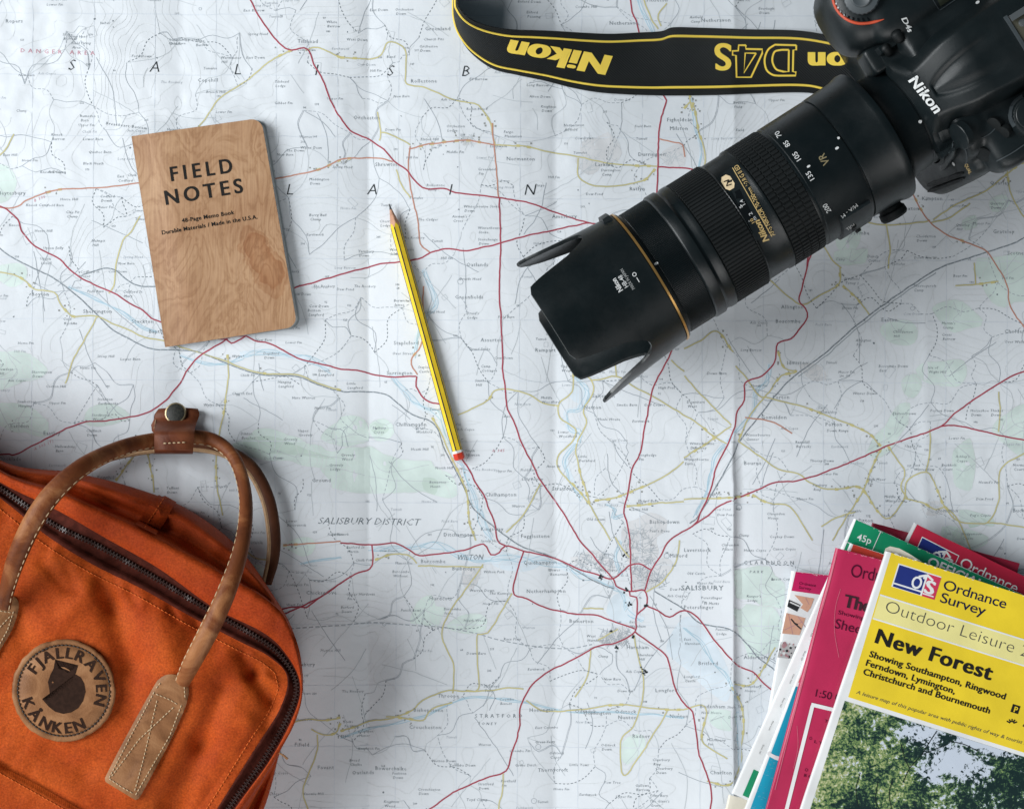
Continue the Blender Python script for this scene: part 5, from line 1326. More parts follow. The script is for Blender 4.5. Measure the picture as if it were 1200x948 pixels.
def along(path, rad, c, ang, mbx, dash, gap, w, lift=1.0, k0=0, k1=None, flat=.75, solid=False):
    """thread or edging set on a rolled handle at angle `ang` around it"""
    path = [Vector(p) for p in path]; pts = []
    for i, p in enumerate(path):
        t = (path[min(i+1, len(path)-1)]-path[max(i-1, 0)]).normalized(); sd = t.cross(Vector((0, 0, 1))).normalized(); nn = sd.cross(t).normalized()
        pts.append(p+(sd*math.cos(ang)+nn*math.sin(ang)*flat)*rad[i]*lift)
    pts = np.array(pts)[k0:k1]
    if solid:
        mbx.tube([tuple(p) for p in pts], w, 8); return
    d = np.r_[0, np.cumsum(np.linalg.norm(np.diff(pts, axis=0), axis=1))]; q = 0
    while q+dash < d[-1]:
        P3 = [tuple(np.interp(q+dash*f, d, pts[:, k]) for k in range(3)) for f in (0, .5, 1)]
        mbx.tube(P3, [w*.6, w, w*.6], 6); q += dash+gap
mb = MB(); along(pth1, rad1, c1_, math.radians(28), mb, .0032, .0018, .0004, 1.0)
mb.build("stitching", M_cst, h1)
mb = MB(); along(pth2, rad2, c2_, math.radians(35), mb, 0, 0, .0016, .86, flat=.7, solid=True); mb.build("raw_edge", M_raw, h2)

# leather end tabs with a cross of stitching
def tab(outline, name, sts, m, th=0.0024):
    pts = catmull(outline, 2.5, closed=True)
    bm = bmesh.new(); bm.faces.new([bm.verts.new((x, y, 0)) for x, y in pts])
    lo, hi = pts.min(0), pts.max(0)
    for axs in (0, 1):
        q = lo[axs]+4
        while q < hi[axs]:
            bmesh.ops.bisect_plane(bm, geom=bm.verts[:]+bm.edges[:]+bm.faces[:], plane_co=(q if axs == 0 else 0, q if axs else 0, 0), plane_no=(1, 0, 0) if axs == 0 else (0, 1, 0)); q += 4
    bm.verts.index_update(); bnd = {v.index for e in bm.edges if e.is_boundary for v in e.verts}
    mb = MB(); sfu = bag_surf(th)
    mb.add([sfu(v.co.x, v.co.y) if v.index not in bnd else bag_surf(th-.0007)(v.co.x, v.co.y) for v in bm.verts], [tuple(v.index for v in f.verts)[::-1] for f in bm.faces])
    bm.free()
    out = [bag_surf(th-.0007)(x, y) for x, y in pts]; dn = [bag_surf(-.001)(x, y) for x, y in pts]
    mb.grid([out+out[:1], dn+dn[:1]])
    o = mb.build(name, m, bag, angle=50)
    mb = MB()
    for s in sts: stitches(mb, resample(s, 40), 3.3, 1.5, 1.2, bag_surf(th+.0001))
    mb.build("stitching", M_cst, o)
    return o
tab([(123, 914), (123, 911), (146, 866), (179, 806), (187, 795), (197, 790), (210, 792), (220, 802), (219, 823), (201, 865), (183, 899), (163, 935), (159, 937), (142, 927), (124, 916)], "handle_tab",
    [[(128, 911), (150, 868), (182, 808)], [(159, 931), (178, 898), (199, 862), (214, 822)], [(128, 912), (143, 922), (159, 931)], [(183, 813), (198, 819), (211, 827)],
     [(131, 909), (163, 866), (206, 826)], [(158, 926), (168, 890), (185, 816)], [(183, 806), (191, 796)], [(216, 804), (217, 818)]], M_tan)
tab([(-60, 820), (-38, 770), (-22, 722), (-10, 704), (4, 698), (18, 700), (22, 712), (14, 738), (-4, 770), (-30, 832)], "handle_tab",
    [[(16, 716), (9, 738), (-8, 768)], [(-14, 712), (2, 716), (16, 718)], [(-14, 714), (-34, 770)], [(12, 722), (-10, 745), (-40, 775)]], M_tan)

# leather wrap with a press stud that ties the two handles together
mb = MB(); n = 22
prof = []
def wrap_row(s):
    a = np.array([183.5, 486])*(1-s)+np.array([233, 484])*s; return a
rows = []
for t in np.linspace(0, 1, n):
    r = []
    for s in np.linspace(0, 1, 11):
        xl = np.interp(t, [0, .12, .5, .8, 1], [186, 181.5, 181, 180.5, 181]); xr = np.interp(t, [0, .12, .42, .8, 1], [232, 234, 228.5, 226.5, 226])
        x = xl+(xr-xl)*s; y = np.interp(t, [0, .12, .5, .8, 1], [479, 485, 506, 526, 531])-1.5*math.sin(s*math.pi)*(t < .1)
        ztop = 46+24.5*smooth01((t-.2)/.35)+1.2*fbm(s*2, t*3, 3, 2)
        if t > .88: ztop -= 60*(t-.88)**1.1
        if t < .08: ztop -= 30*(.08-t)
        ztop -= 2.6*(2*s-1)**4
        r.append((x, y, ztop*.001))
    rows.append(r)
T3 = [[P(*p) for p in r] for r in rows]; B3 = [[P(p[0], p[1], p[2]-.003) for p in r] for r in rows]
mb.grid(T3); mb.grid([r[::-1] for r in B3]); mb.grid([T3[0][::-1], B3[0][::-1]]); mb.grid([T3[-1], B3[-1]])
mb.grid([[r[-1] for r in T3], [r[-1] for r in B3]]); mb.grid([[r[0] for r in T3][::-1], [r[0] for r in B3][::-1]])
# lower leaf of the wrap, down behind the back handle
L3 = [[P(p[0]-1, p[1]+1, .010+.3*max(0, p[2]-.05)) for p in r] for r in rows]; L4 = [[(p[0], p[1], p[2]-.0024) for p in r] for r in L3]
mb.grid(L3); mb.grid([r[::-1] for r in L4]); mb.grid([L3[0][::-1], L4[0][::-1]]); mb.grid([L3[-1], L4[-1]]); mb.grid([B3[-1], L3[-1]])
mb.grid([B3[0][::-1], L3[0][::-1]])
mb.add([P(181, 490, .042), P(177, 498, .040), P(178, 505, .046), P(182, 510, .05), P(182, 510, .044), P(178, 505, .040), P(177, 498, .034), P(181, 490, .036)], [(0, 1, 2, 3), (4, 5, 6, 7), (0, 7, 6, 1), (1, 6, 5, 2), (2, 5, 4, 3)])
wp = mb.build("handle_wrap", M_lea3, bag, angle=70)
mb = MB(); stitches(mb, resample([(192, 519.5), (222, 518)], 16), 3.2, 2.2, 1.5, caster([wp], .0003)); stitches(mb, resample([(180, 519), (180.5, 505), (183, 490)], 10), 5, .5, .9, caster([wp], .0003)); mb.build("stitching", M_cst, wp)
M_stud = mat("stud_dark_metal", (0.022, 0.022, 0.018), 0.5, 0.3, var=.5, vscale=900); M_rim = mat("stud_brass", (0.42, 0.33, 0.2), .3, .5, metal=.9)
mb = MB(); c = Vector(P(206.2, 484.5, .0455)); rr_ = 12.6*S*.96; tilt = Vector((-.05, .18, 1)).normalized(); ex = tilt.cross(Vector((0, 1, 0))).normalized(); ey = tilt.cross(ex)
def disc(r, h): return [c+(ex*math.cos(a)+ey*math.sin(a))*r+tilt*h for a in np.arange(40)*2*math.pi/40]
mb.grid([disc(rr_, -.002), disc(rr_, .0012), disc(rr_*.97, .0019), disc(rr_*.86, .0020), disc(rr_*.84, .0016)], 1, cu=True); mb.grid([disc(rr_*.84, .0016), disc(rr_*.82, .0022), disc(rr_*.5, .0027), disc(rr_*.2, .0029), disc(.00001, .0029)], 0, cu=True)
mb.build("press_stud", [M_stud, M_rim], wp, fixn=True)

# ---------------------------------------------------------------- round badge
BC = np.array([74.8, 808.8]); BR = 61.0
_gx, _gy = np.meshgrid(np.linspace(-50, 50, 15), np.linspace(-50, 50, 15)); _A = np.stack([_gx.ravel(), _gy.ravel(), np.ones(225)], 1)
_zz = zf(BC[0]+_gx.ravel(), BC[1]+_gy.ravel()); _pl = np.linalg.lstsq(_A, _zz, rcond=None)[0]; _up = float(np.max((_zz-_A@_pl)))*.75
def disc_surf(off=0.0): return lambda x, y: P(x, y, float(_pl[0]*(x-BC[0])+_pl[1]*(y-BC[1])+_pl[2])+_up+off)
mb = MB(); th = .0026; rows = []
for r, h in ((1.0, -.007), (1.0, .0013), (.985, .0022), (.955, .0026), (.9, .0024), (.885, .0020), (.87, .0024), (.6, .0026), (.3, .0026), (.001, .0026)):
    row = []
    for a in np.arange(96)*2*math.pi/96:
        k = 1+(.022*float(fbm(math.cos(a)*9+20, math.sin(a)*9+20, 5, 3)))*(r > .97)
        row.append(disc_surf(h)(BC[0]+BR*r*k*math.cos(a), BC[1]+BR*r*k*math.sin(a)*.985))
    rows.append(row[::-1])
mb.grid(rows, 0, cu=True)
bd = mb.build("badge", M_tan, bag, angle=60, fixn=False)
bs = disc_surf(th+.00012)
mb = MB(); a_ = np.linspace(0, 2*math.pi, 161)
band_px(mb, np.stack([BC[0]+BR*.885*np.cos(a_), BC[1]+BR*.872*np.sin(a_)], 1), 1.6, disc_surf(.0022), 0)
mb.build("groove", M_burn, bd, smooth=False)
mb = MB(); stitches(mb, np.stack([BC[0]+BR*.885*np.cos(a_), BC[1]+BR*.872*np.sin(a_)], 1), 3.4, 1.3, 1.7, disc_surf(.0024)); mb.build("stitching", M_dst, bd)
def arc_text(body, a0, a1, r, cap, inward, name):
    """letters set round the badge, angles in degrees clockwise from east (photo axes)"""
    ws = []
    for ch in body:
        v, f = text2d(ch, .012); ws.append(np.ptp(v[:, 0])+.13)
    tot = sum(ws)-.13; q = 0; mb = MB()
    for ch, w in zip(body, ws):
        v, f = text2d(ch, .010, 0, 1, 5)
        m = (q+(w-.13)/2)/tot; a = math.radians(a0+(a1-a0)*m)
        ctr = BC+np.array([math.cos(a), math.sin(a)])*r
        d = np.array([-math.sin(a), math.cos(a)])*(1 if a1 > a0 else -1); up = np.array([d[1], -d[0]])
        k = cap/CAP
        for e, dx in enumerate((-.03, 0, .03)):
            P2 = ctr+np.outer((v[:, 0]-(v[:, 0].min()+v[:, 0].max())/2+dx)*k, d)+np.outer(v[:, 1]*k-cap/2, up)
            mb.add([disc_surf(th+.00012+e*.00003)(x, y) for x, y in P2], f)
        q += w
    mb.build(name, M_burn, bd, smooth=False)
arc_text("FJÄLLRÄVEN", 210, 384, 44, 12.6, True, "badge_lettering")
arc_text("KÅNKEN", 168, 58, 44, 12.6, True, "badge_lettering")
# curled fox
def flat_poly(mb, pts, surf, mi=0, st=5):
    bm = bmesh.new(); bm.faces.new([bm.verts.new((x, y, 0)) for x, y in pts])
    bmesh.ops.triangulate(bm, faces=bm.faces); bm.verts.index_update()
    mb.add([surf(v.co.x, v.co.y) for v in bm.verts], [tuple(v.index for v in f.verts)[::-1] for f in bm.faces], mi); bm.free()
def bq(x, y): return (x/4.74, 748+y/4.74)
fox = [bq(*p) for p in ((312, 130), (320, 162), (345, 168), (375, 182), (395, 178), (425, 162), (420, 190), (448, 215), (468, 250), (475, 295), (462, 345), (435, 385), (395, 410), (350, 418), (305, 405), (270, 375), (248, 350), (236, 335), (262, 343), (285, 330), (318, 306), (360, 285), (385, 262), (398, 225), (402, 222), (398, 262), (378, 292), (335, 314), (300, 336), (276, 348), (262, 350), (278, 322), (274, 285), (268, 240), (280, 205), (290, 180), (300, 160))]
mb = MB(); head = [bq(*p) for p in ((306, 116), (326, 168), (350, 174), (376, 190), (434, 148), (420, 194), (402, 216), (388, 222), (384, 252), (364, 274), (328, 294), (294, 316), (278, 318), (274, 285), (266, 240), (280, 200), (298, 165))]
body_ = [bq(*p) for p in ((418, 198), (448, 215), (468, 250), (475, 295), (462, 345), (435, 385), (395, 410), (350, 418), (305, 405), (270, 378), (248, 352), (234, 336), (262, 346), (288, 342), (320, 324), (360, 302), (390, 280), (405, 252), (408, 224))]
flat_poly(mb, head, bs); flat_poly(mb, body_, disc_surf(th+.00015))
mb.build("fox_emblem", M_burn, bd, smooth=False)
mb = MB(); poly_px(mb, [bq(293+5*math.cos(t), 243+5*math.sin(t)) for t in np.linspace(0, 5.3, 7)], disc_surf(th+.0002)); flat_poly(mb, [bq(*p) for p in ((338, 158), (360, 160), (384, 174), (390, 182), (374, 175), (352, 166))], disc_surf(th+.00022)); mb.build("fox_detail", M_tan, bd, smooth=False)
# loose thread by the zip
mb = MB(); th_ = catmull([(319, 880, 62), (324, 881, 60), (331, 884, 58), (337, 889, 57)], 1.5); mb.tube([P(p[0], p[1], p[2]*.001) for p in th_], np.linspace(.0004, .0008, len(th_)), 6); mb.build("loose_thread", mat("frayed_thread", (.62, .33, .14), .7), bag)
# ================================================================== camera, lens and strap
def plastic(name, c, rough, spec=.5, bump=.15, bs=1500): return mat(name, c, rough, spec, bump=bump, bscale=bs, bdist=.0003, var=.12, vscale=60, rvar=.09)
M_blk = plastic("black_camera_body", (0.0050, 0.0088, 0.0102), .42, .48, .3, 2200); M_rub = plastic("black_rubber", (0.0042, 0.006, 0.0066), .6, .3, .4, 1500)
M_len = plastic("black_lens_barrel", (0.003, 0.0060, 0.0072), .35, .42, .22, 2600); M_hood = plastic("black_lens_hood", (0.0028, 0.0062, 0.0074), .38, .52, .12, 2600)
M_gold = mat("gold_ring", (0.62, 0.36, 0.12), .3, .5, metal=.85); M_goldp = mat("gold_print", (0.60, 0.43, 0.18), .4, .5); M_wp = mat("white_print", (0.66, 0.67, 0.67), .5, .2)
M_glass = mat("black_glass", (0.004, 0.005, 0.006), .08, .6); M_cream_p = mat("emblem_cream", (0.74, 0.58, 0.36), .4)
M_redr = mat("red_trim", (0.55, 0.075, 0.03), .4, .5); M_steel = mat("hot_shoe_steel", (0.52, 0.53, 0.54), .3, .5, metal=.9); M_olive = mat("hot_shoe_plate", (0.075, 0.072, 0.052), .5)
M_grey_d = plastic("grey_dial", (0.05, 0.06, 0.066), .4)
F0 = Vector(P(655.6, 390.7, 0.0980)); M0 = Vector(P(1071, 131, 0.0965))
dB = (M0-F0).normalized(); dR = Vector((0, 0, 1)).cross(dB).normalized(); dU = dB.cross(dR).normalized()
def px_of(p):
    f = D/(D-p.z); return np.array([600+p.x*f/S, 474-p.y*f/S])
_ss = np.linspace(-.05, .36, 800); _tt = np.array([np.dot(px_of(F0+dB*s)-np.array([655.6, 390.7]), (.848, -.53)) for s in _ss])
def ax(t): return float(np.interp(t, _tt, _ss))
def rad_(t, h):
    p = F0+dB*ax(t); return h*S*(D-p.z)/D
dslr = thing("dslr_camera", "black digital camera with a long hooded zoom lens and yellow lettered strap", "camera", (M0.x, M0.y, .004))
def lathe(mb, prof, n=160, mi=0, ribs=None):
    """prof: (t, half width px[, material]) along the lens axis"""
    rows = []
    for t, h in prof:
        c = F0+dB*ax(t); r = rad_(t, h)
        rows.append([c+(dU*math.cos(a)+dR*math.sin(a))*r for a in np.arange(n)*2*math.pi/n])
    mb.grid(rows, mi, cu=True)
def ribbed(mb, t0, t1, h, depth, count, breaks=(), sub=6):
    """ring with axial ribs (grip pattern), interrupted by thin grooves at the t values in breaks"""
    n = count*sub
    ts = [t0, t0+.8, t0+1.6]+[q for b in breaks for q in (b-.9, b-.4, b+.4, b+.9)]+[t1-1.6, t1-.8, t1]; rows = []
    for k, t in enumerate(sorted(ts)):
        c = F0+dB*ax(t); row = []
        gr = t in (t0, t1) or any(abs(t-b) < .6 for b in breaks)
        for i in range(n):
            ph = (i % sub)/sub
            d = 0 if .15 < ph < .7 else depth
            if gr: d = depth
            r = rad_(t, h-d); a = i*2*math.pi/n
            row.append(c+(dU*math.cos(a)+dR*math.sin(a))*r)
        rows.append(row)
    mb.grid(rows, 0, cu=True)
mb = MB()
lathe(mb, [(118, 70), (122, 84), (127.5, 83.5), (128, 80.5), (130, 80.2), (131, 79.2)])
lathe(mb, [(165, 79), (166, 80.8), (168, 81.8), (179, 81.6), (182, 79.2), (184, 79), (188, 80.6), (194, 80.6), (195.5, 79)])
lathe(mb, [(239, 78), (240.5, 79), (242, 77.6), (246, 77.2), (268, 77.2), (271, 79), (274, 79.2), (275.5, 78)])
lathe(mb, [(317, 77.5), (318.5, 77.8), (321, 77.6), (322, 78.6), (340, 78.7), (380, 79), (381.5, 78.8), (382, 77.2), (383.5, 77.2), (384, 79.2), (388, 79.6), (422, 80.6), (427, 82.2), (432, 83), (436, 82.6), (437.5, 80), (439, 74), (443, 69), (449, 66), (458, 64.5), (473, 63.5), (474, 62.6), (476, 62.6), (477, 63.8), (489, 64), (494, 63), (500, 60)])
lens = mb.build("lens", M_len, dslr, angle=35)
mb = MB(); ribbed(mb, 131, 165, 80, .75, 230, (), 4); mb.build("filter_ring", M_len, lens, angle=25)
mb = MB(); ribbed(mb, 195.5, 239, 80, 1.3, 104, ()); mb.build("focus_ring", M_rub, lens, angle=25)
mb = MB(); ribbed(mb, 275.5, 317, 79, 1.5, 80, (286, 296.5, 307)); mb.build("zoom_ring", M_rub, lens, angle=25)
mb = MB(); lathe(mb, [(122.4, 85), (122.8, 86.0), (125.0, 86.0), (125.4, 85)]); mb.build("gold_ring", M_gold, lens, angle=60)
# petal hood
mb = MB(); nT = 720; nS = 26
def edge_t(phi):
    """how far forward the rim reaches (0 = front) at angle phi from the top"""
    p = abs(((math.degrees(phi)-8+180) % 360)-180); p = min(p, 180-p)
    return float(np.interp(p, [0, 25, 30, 33, 36.6, 40.6, 44.5, 48, 51, 54, 58, 61, 64, 67, 70, 73, 76, 80, 85, 90], [-7.5, -7.5, -4, 9, 29, 51, 63, 71.5, 76, 78.3, 79, 78.5, 76.5, 72, 62, 43, 27, 13, 4, 1]))
def hood_h(t): return float(np.interp(t, [0, 30, 75, 110, 122], [97.5, 94, 89.2, 86, 85]))
for side_, rin in ((0, 0), (1, 1)):
    rows = []
    for s in np.linspace(0, 1, nS):
        row = []
        for i in range(nT):
            a = i*2*math.pi/nT; te = edge_t(a); t = 121.5+(te-121.5)*s
            c = F0+dB*ax(t); r = rad_(t, hood_h(t))-(.0022 if rin else 0)
            row.append(c+(dU*math.cos(a)+dR*math.sin(a))*r)
        rows.append(row)
    mb.grid(rows if rin else rows[::-1], 0, cu=True)
    if side_ == 0: outer_edge = rows[-1]
    else: inner_edge = rows[-1]
mb.grid([inner_edge, [(a*.5+b*.5)-dB*.0004 for a, b in zip(inner_edge, outer_edge)], outer_edge], 0, cu=True)
hood = mb.build("lens_hood", M_hood, lens, angle=40, fixn=False)
mb = MB(); c = F0+dB*ax(124); mb.add([c+(dU*math.cos(a)+dR*math.sin(a))*.036+Vector((0, 0, 0)) for a in np.arange(48)*2*math.pi/48], [tuple(range(48))]); mb.build("front_glass", M_glass, lens)
# hood release button on the grip side, collar knob and switch panel on the other
def lens_pt(t, phi, h): c = F0+dB*ax(t); return c+(dU*math.cos(phi)+dR*math.sin(phi))*rad_(t, h)
def lens_block(name, t0, t1, p0, p1, h0, h1, m, taper=1.2, n=10, parent=None):
    mb = MB(); top = []; 
    for t in np.linspace(t0+taper, t1-taper, n): top.append([lens_pt(t, p, h1) for p in np.linspace(p0+.03*taper/1.2, p1-.03*taper/1.2, n)])
    bot = []
    for t in np.linspace(t0, t1, n): bot.append([lens_pt(t, p, h0) for p in np.linspace(p0, p1, n)])
    mb.grid(top); mb.grid([top[0][::-1], bot[0][::-1]]); mb.grid([top[-1], bot[-1]]); mb.grid([[r[0] for r in top], [r[0] for r in bot]]); mb.grid([[r[-1] for r in top][::-1], [r[-1] for r in bot][::-1]])
    return mb.build(name, m, parent or lens, angle=40, fixn=True)
lens_block("hood_button", 108, 121, math.radians(66), math.radians(92), 83, 90.5, M_blk, 2.0)
sw = lens_block("switch_panel", 337, 379, math.radians(-100), math.radians(-48), 76, 82.2, M_blk, 1.5)
lens_block("switch", 349, 355, math.radians(-74), math.radians(-66), 82, 84.5, M_rub, .8, 5)
lens_block("switch", 357, 363, math.radians(-92), math.radians(-84), 82, 85.5, M_rub, .8, 5)
kc = lens_pt(410, math.radians(-100), 80); kd = (dU*math.cos(math.radians(-100))+dR*math.sin(math.radians(-100))).normalized(); kx = dB; ky = kd.cross(kx)
mb = MB(); rows = []
for h, r in ((0, .007), (.002, .0075), (.003, .0085), (.0065, .0088), (.0078, .008), (.008, 0.0001)):
    rows.append([kc+kd*h+(kx*math.cos(a)+ky*math.sin(a))*r*(1+.05*(i % 2)*(r > .011)) for i, a in enumerate(np.arange(44)*2*math.pi/44)])
mb.grid(rows, 0, cu=True); mb.build("collar_knob", M_rub, lens, angle=30, fixn=True)
# printed marks on the lens
allens = [lens, hood, sw]+[o for o in lens.children if o.name.startswith(('focus_ring', 'zoom_ring', 'filter_ring', 'switch'))]
LC = caster(allens, .00012); LC2 = caster(allens, .0002)
def along_t(c, length):      # baseline centred on c, reading as the photographer behind the camera sees it
    d = np.array([-.53, -.848])*length/2; return (c[0]-d[0], c[1]-d[1]), (c[0]+d[0], c[1]+d[1])
for s_, c in (("70", (914.5, 157)), ("85", (924.5, 168)), ("105", (936, 182.5)), ("135", (951.5, 205)), ("200", (971, 242.5))):
    p, q = along_t(c, 3.6*len(s_)); letters("focal_lettering", M_wp, lens, caster(allens, .0005), (s_, p, q, 5.9), bold=.006)
pl = mb = MB(); mb.grid([[caster([lens], .0004)(*((np.array(a)*(1-u)+np.array(b)*u))) for u in np.linspace(0, 1, 8)] for a, b in (((847, 203.5), (886, 282)), ((856, 198), (897, 277)), ((865.5, 192.5), (907.5, 272.5)))])
npl = mb.build("name_plate", M_blk, lens); NC = caster([npl, lens], .00015)
letters("maker_lettering", M_goldp, npl, NC, ("Nikon", (901.5, 281.5), (889.5, 257), 7.6), bold=.025, shear=.15)
letters("maker_lettering", M_goldp, npl, NC, ("AF-S NIKKOR 70-200mm", (908.5, 275.5), (880, 219), 5.4), bold=.006); letters("maker_lettering", M_goldp, npl, NC, ("1:2.8 G II ED", (878.5, 216), (864.5, 193), 5.4), bold=.006)
mb = MB(); band_px(mb, resample([(904.5, 277.5), (858.5, 197)], 20), .9, NC); mb.build("gold_line", M_goldp, npl)
mb = MB(); hx = [(-9, 3), (-9, -3), (-5, -6.2), (5, -6.2), (9, -3), (9, 3), (5, 6.2), (-5, 6.2)]
e_a = np.array([.53, .848]); e_b = np.array([.848, -.53]); ec = np.array([853, 214.5])
poly_px(mb, [tuple(ec+e_a*x+e_b*y) for x, y in hx][::-1], caster([npl, lens], .0003)); em = mb.build("gold_emblem", M_cream_p, npl, smooth=False)
letters("emblem_lettering", M_blackink, em, caster([npl, lens], .00045), ("N", (857.5, 217), (853.2, 210), 6.4), bold=.012, shear=.15)
mb = MB(); mb.grid([[NC(*((np.array(a)*(1-u)+np.array(b)*u))) for u in np.linspace(0, 1, 6)] for a, b in (((856.5, 227.5), (874.5, 263.5)), ((866.5, 222), (884.5, 258)))]); wn = mb.build("distance_window", M_glass, lens, smooth=False)
WC = caster([wn, npl, lens], .0001); letters("scale_lettering", M_wp, wn, WC, ("1.4", (873.5, 239.5), (870, 233.8), 4), ("2", (882.2, 251.5), (880.6, 248.5), 4.2), ("5", (870.5, 243), (869, 240.5), 3.6)); mb = MB(); band_px(mb, [(868, 240), (878, 260)], .7, WC); mb.build("scale_line", M_wp, wn, smooth=False); letters("scale_lettering", M_goldp, wn, WC, ("10", (884.5, 260.5), (881.8, 255.8), 3.8)); letters("scale_lettering", M_wp, wn, WC, ("m", (887, 257), (885, 253.5), 4.6))
letters("mark_lettering", mat("olive_gold_print", (.24, .20, .11), .45), lens, LC, ("VR", (972.5, 190.5), (965.5, 179.3), 8.6), bold=.012, shear=.12)
def dot(c, rx, ry, sf, name, m, par, n=14):
    mb = MB(); poly_px(mb, [tuple(np.array(c)+e_a*rx*math.cos(a)+e_b*ry*math.sin(a)) for a in np.arange(n)*-2*math.pi/n], sf); mb.build(name, m, par, smooth=False)
dot((982.5, 162.5), 1.5, 1.5, caster(allens, .0006), "index_dot", M_wp, lens); dot((980.8, 174), 1.5, 2.4, LC2, "index_dot", M_wp, lens); dot((947.5, 195.3), 1.3, 2.3, LC2, "index_dot", M_wp, lens); dot((769, 309.3), 1.5, 2.5, caster(allens, .0005), "index_dot", M_wp, lens)
HC = caster([hood], .00015)
letters("hood_lettering", M_wp, hood, HC, ("Nikon", (730.2, 340), (721.3, 325.6), 6), bold=.03); letters("hood_lettering", M_wp, hood, HC, ("HB-48", (736.6, 335.5), (728.3, 322), 5.2), bold=.006); letters("hood_lettering", mat("grey_print", (.42, .43, .43), .5), hood, HC, ("MADE IN JAPAN", (744, 338), (729.6, 314.8), 3.6))
mb = MB(); a_ = np.linspace(0, 6.283, 20); band_px(mb, np.stack([743.4+2.1*np.cos(a_), 321.8+2.1*np.sin(a_)], 1), .9, HC); band_px(mb, [(746, 325.5), (749.2, 330.8)], 1.0, HC); mb.build("hood_mark", M_wp, hood, smooth=False)
SWC = caster([sw, lens], .00015); letters("switch_lettering", M_wp, sw, SWC, ("M/A - M", (1003, 238.5), (985, 253), 4.2)); letters("switch_lettering", M_wp, sw, SWC, ("FULL", (1000, 262), (991, 268), 3.4))

# ---------------------------------------------------------------- body
def Lc(R, B, U): return M0+dR*(R*.001)+dB*(B*.001)+dU*(U*.001)
def superbox(mb, c, h, e=.25, n=28, mi=0):
    """rounded block in body axes (grip side, back, up), millimetres"""
    def sp(x, p): return math.copysign(abs(x)**p, x)
    rows = []
    for i in range(n+1):
        v = -math.pi/2+math.pi*i/n; row = []
        for j in range(2*n):
            w = 2*math.pi*j/(2*n)
            row.append(Lc(c[0]+h[0]*sp(math.cos(v), e)*sp(math.cos(w), e), c[1]+h[1]*sp(math.cos(v), e)*sp(math.sin(w), e), c[2]+h[2]*sp(math.sin(v), e)))
        rows.append(row)
    mb.grid(rows, mi, cu=True)
def remeshed(mb, name, m, parent, vox=.0014, smooth=8):
    """fuse overlapping blocks into one skin"""
    o = mb.build(name, m, parent, fixn=False)
    md = o.modifiers.new("r", 'REMESH'); md.mode = 'VOXEL'; md.voxel_size = vox; md.use_smooth_shade = True
    sm = o.modifiers.new("s", 'SMOOTH'); sm.factor = .5; sm.iterations = smooth
    dg = bpy.context.evaluated_depsgraph_get(); ev = o.evaluated_get(dg)
    me = bpy.data.meshes.new_from_object(ev); o.modifiers.clear(); old = o.data; o.data = me; bpy.data.meshes.remove(old); me.name = name
    me.polygons.foreach_set('use_smooth', [True]*len(me.polygons))
    if not me.materials: me.materials.append(m)
    return o
mb = MB()
superbox(mb, (21, 40, -26), (70, 28, 62), .2)
superbox(mb, (62, 24, -30), (20, 26, 58), .55)
superbox(mb, (69, 0, 12), (25, 23, 26), .7)
superbox(mb, (62, 22, 22), (22, 30, 18), .5)
superbox(mb, (2, 13, -4), (46, 10, 44), .35)
superbox(mb, (-27, 16, -42), (22, 14, 44), .3)
superbox(mb, (-34, 30, -34), (22, 26, 54), .3)
superbox(mb, (-42, 40, 24), (19, 26, 15), .4)
superbox(mb, (14, 29, -70), (66, 27, 18), .2)
superbox(mb, (38, 6, -8), (10, 12, 24), .5)
superbox(mb, (4, 34, 26), (36, 26, 14), .45)
body = remeshed(mb, "body", M_blk, dslr)
# pentaprism hump
mb = MB(); rows = []
Bs = np.r_[np.linspace(-9, -4, 5), np.linspace(-3.4, 20, 40), np.linspace(21, 80, 44)]; Rs = np.linspace(-38, 38, 90)
def hump(R, B):
    w = 13.5+5.5*smooth01((B+4)/26)+2*smooth01((B-20)/30)
    top = 45.5+12.5*smooth01((B+6)/36)**.8
    if B < -3.4: top = np.interp(B, [-9, -8, -6, -3.4], [24, 36, 42.5, top])
    a = abs(R+0.5)
    s = 30+(top-30)*(1-smooth01((a-w)/15.0)) if top > 30 else top
    s -= .9*(R/15)**2*(a < 34)
    # teardrop scoop in the roof
    q = B-1.5
    if q > -2:
        hw = 11.5*math.sqrt(max(0, 1-((q-36)/37.5)**2)) if q < 36 else 11.5
        d = hw-abs(R+2.0)
        if q < 2: d = min(d, q*2)
        fade = smooth01((46-q)/18)
        s -= fade*(1.6*smooth01(d/2.2)-1.2*smooth01((d-2)/7))+fade*.6*math.exp(-((d-.4)/1.1)**2)
    return s
PX, PB = 5.0, 1.0      # hump offset in body axes
for B in Bs: rows.append([Lc(R+PX, B+PB, hump(R, B)) for R in Rs])
mb.grid(rows)
lo = [[Lc(R+PX, B+PB, 20) for R in Rs] for B in Bs]
mb.grid([rows[0][::-1], lo[0][::-1]]); mb.grid([rows[-1], lo[-1]]); mb.grid([[r[0] for r in rows], [r[0] for r in lo]]); mb.grid([[r[-1] for r in rows][::-1], [r[-1] for r in lo][::-1]])
prism = mb.build("viewfinder_hump", M_blk, dslr, angle=35, fixn=True)
CB = caster([body, prism], .0002); CB2 = caster([body, prism], .0005)
letters("maker_lettering", M_wp, prism, caster([prism, body], .0009), ("Nikon", (1065.3, 94.5), (1096.8, 133.8), 10.8), bold=.03, shear=.12, spacing=1.12, res=6)
letters("model_lettering", M_wp, body, CB2, ("D4s", (1055.8, 22.5), (1064.6, 39.5), 6.2), bold=.02, shear=.15)
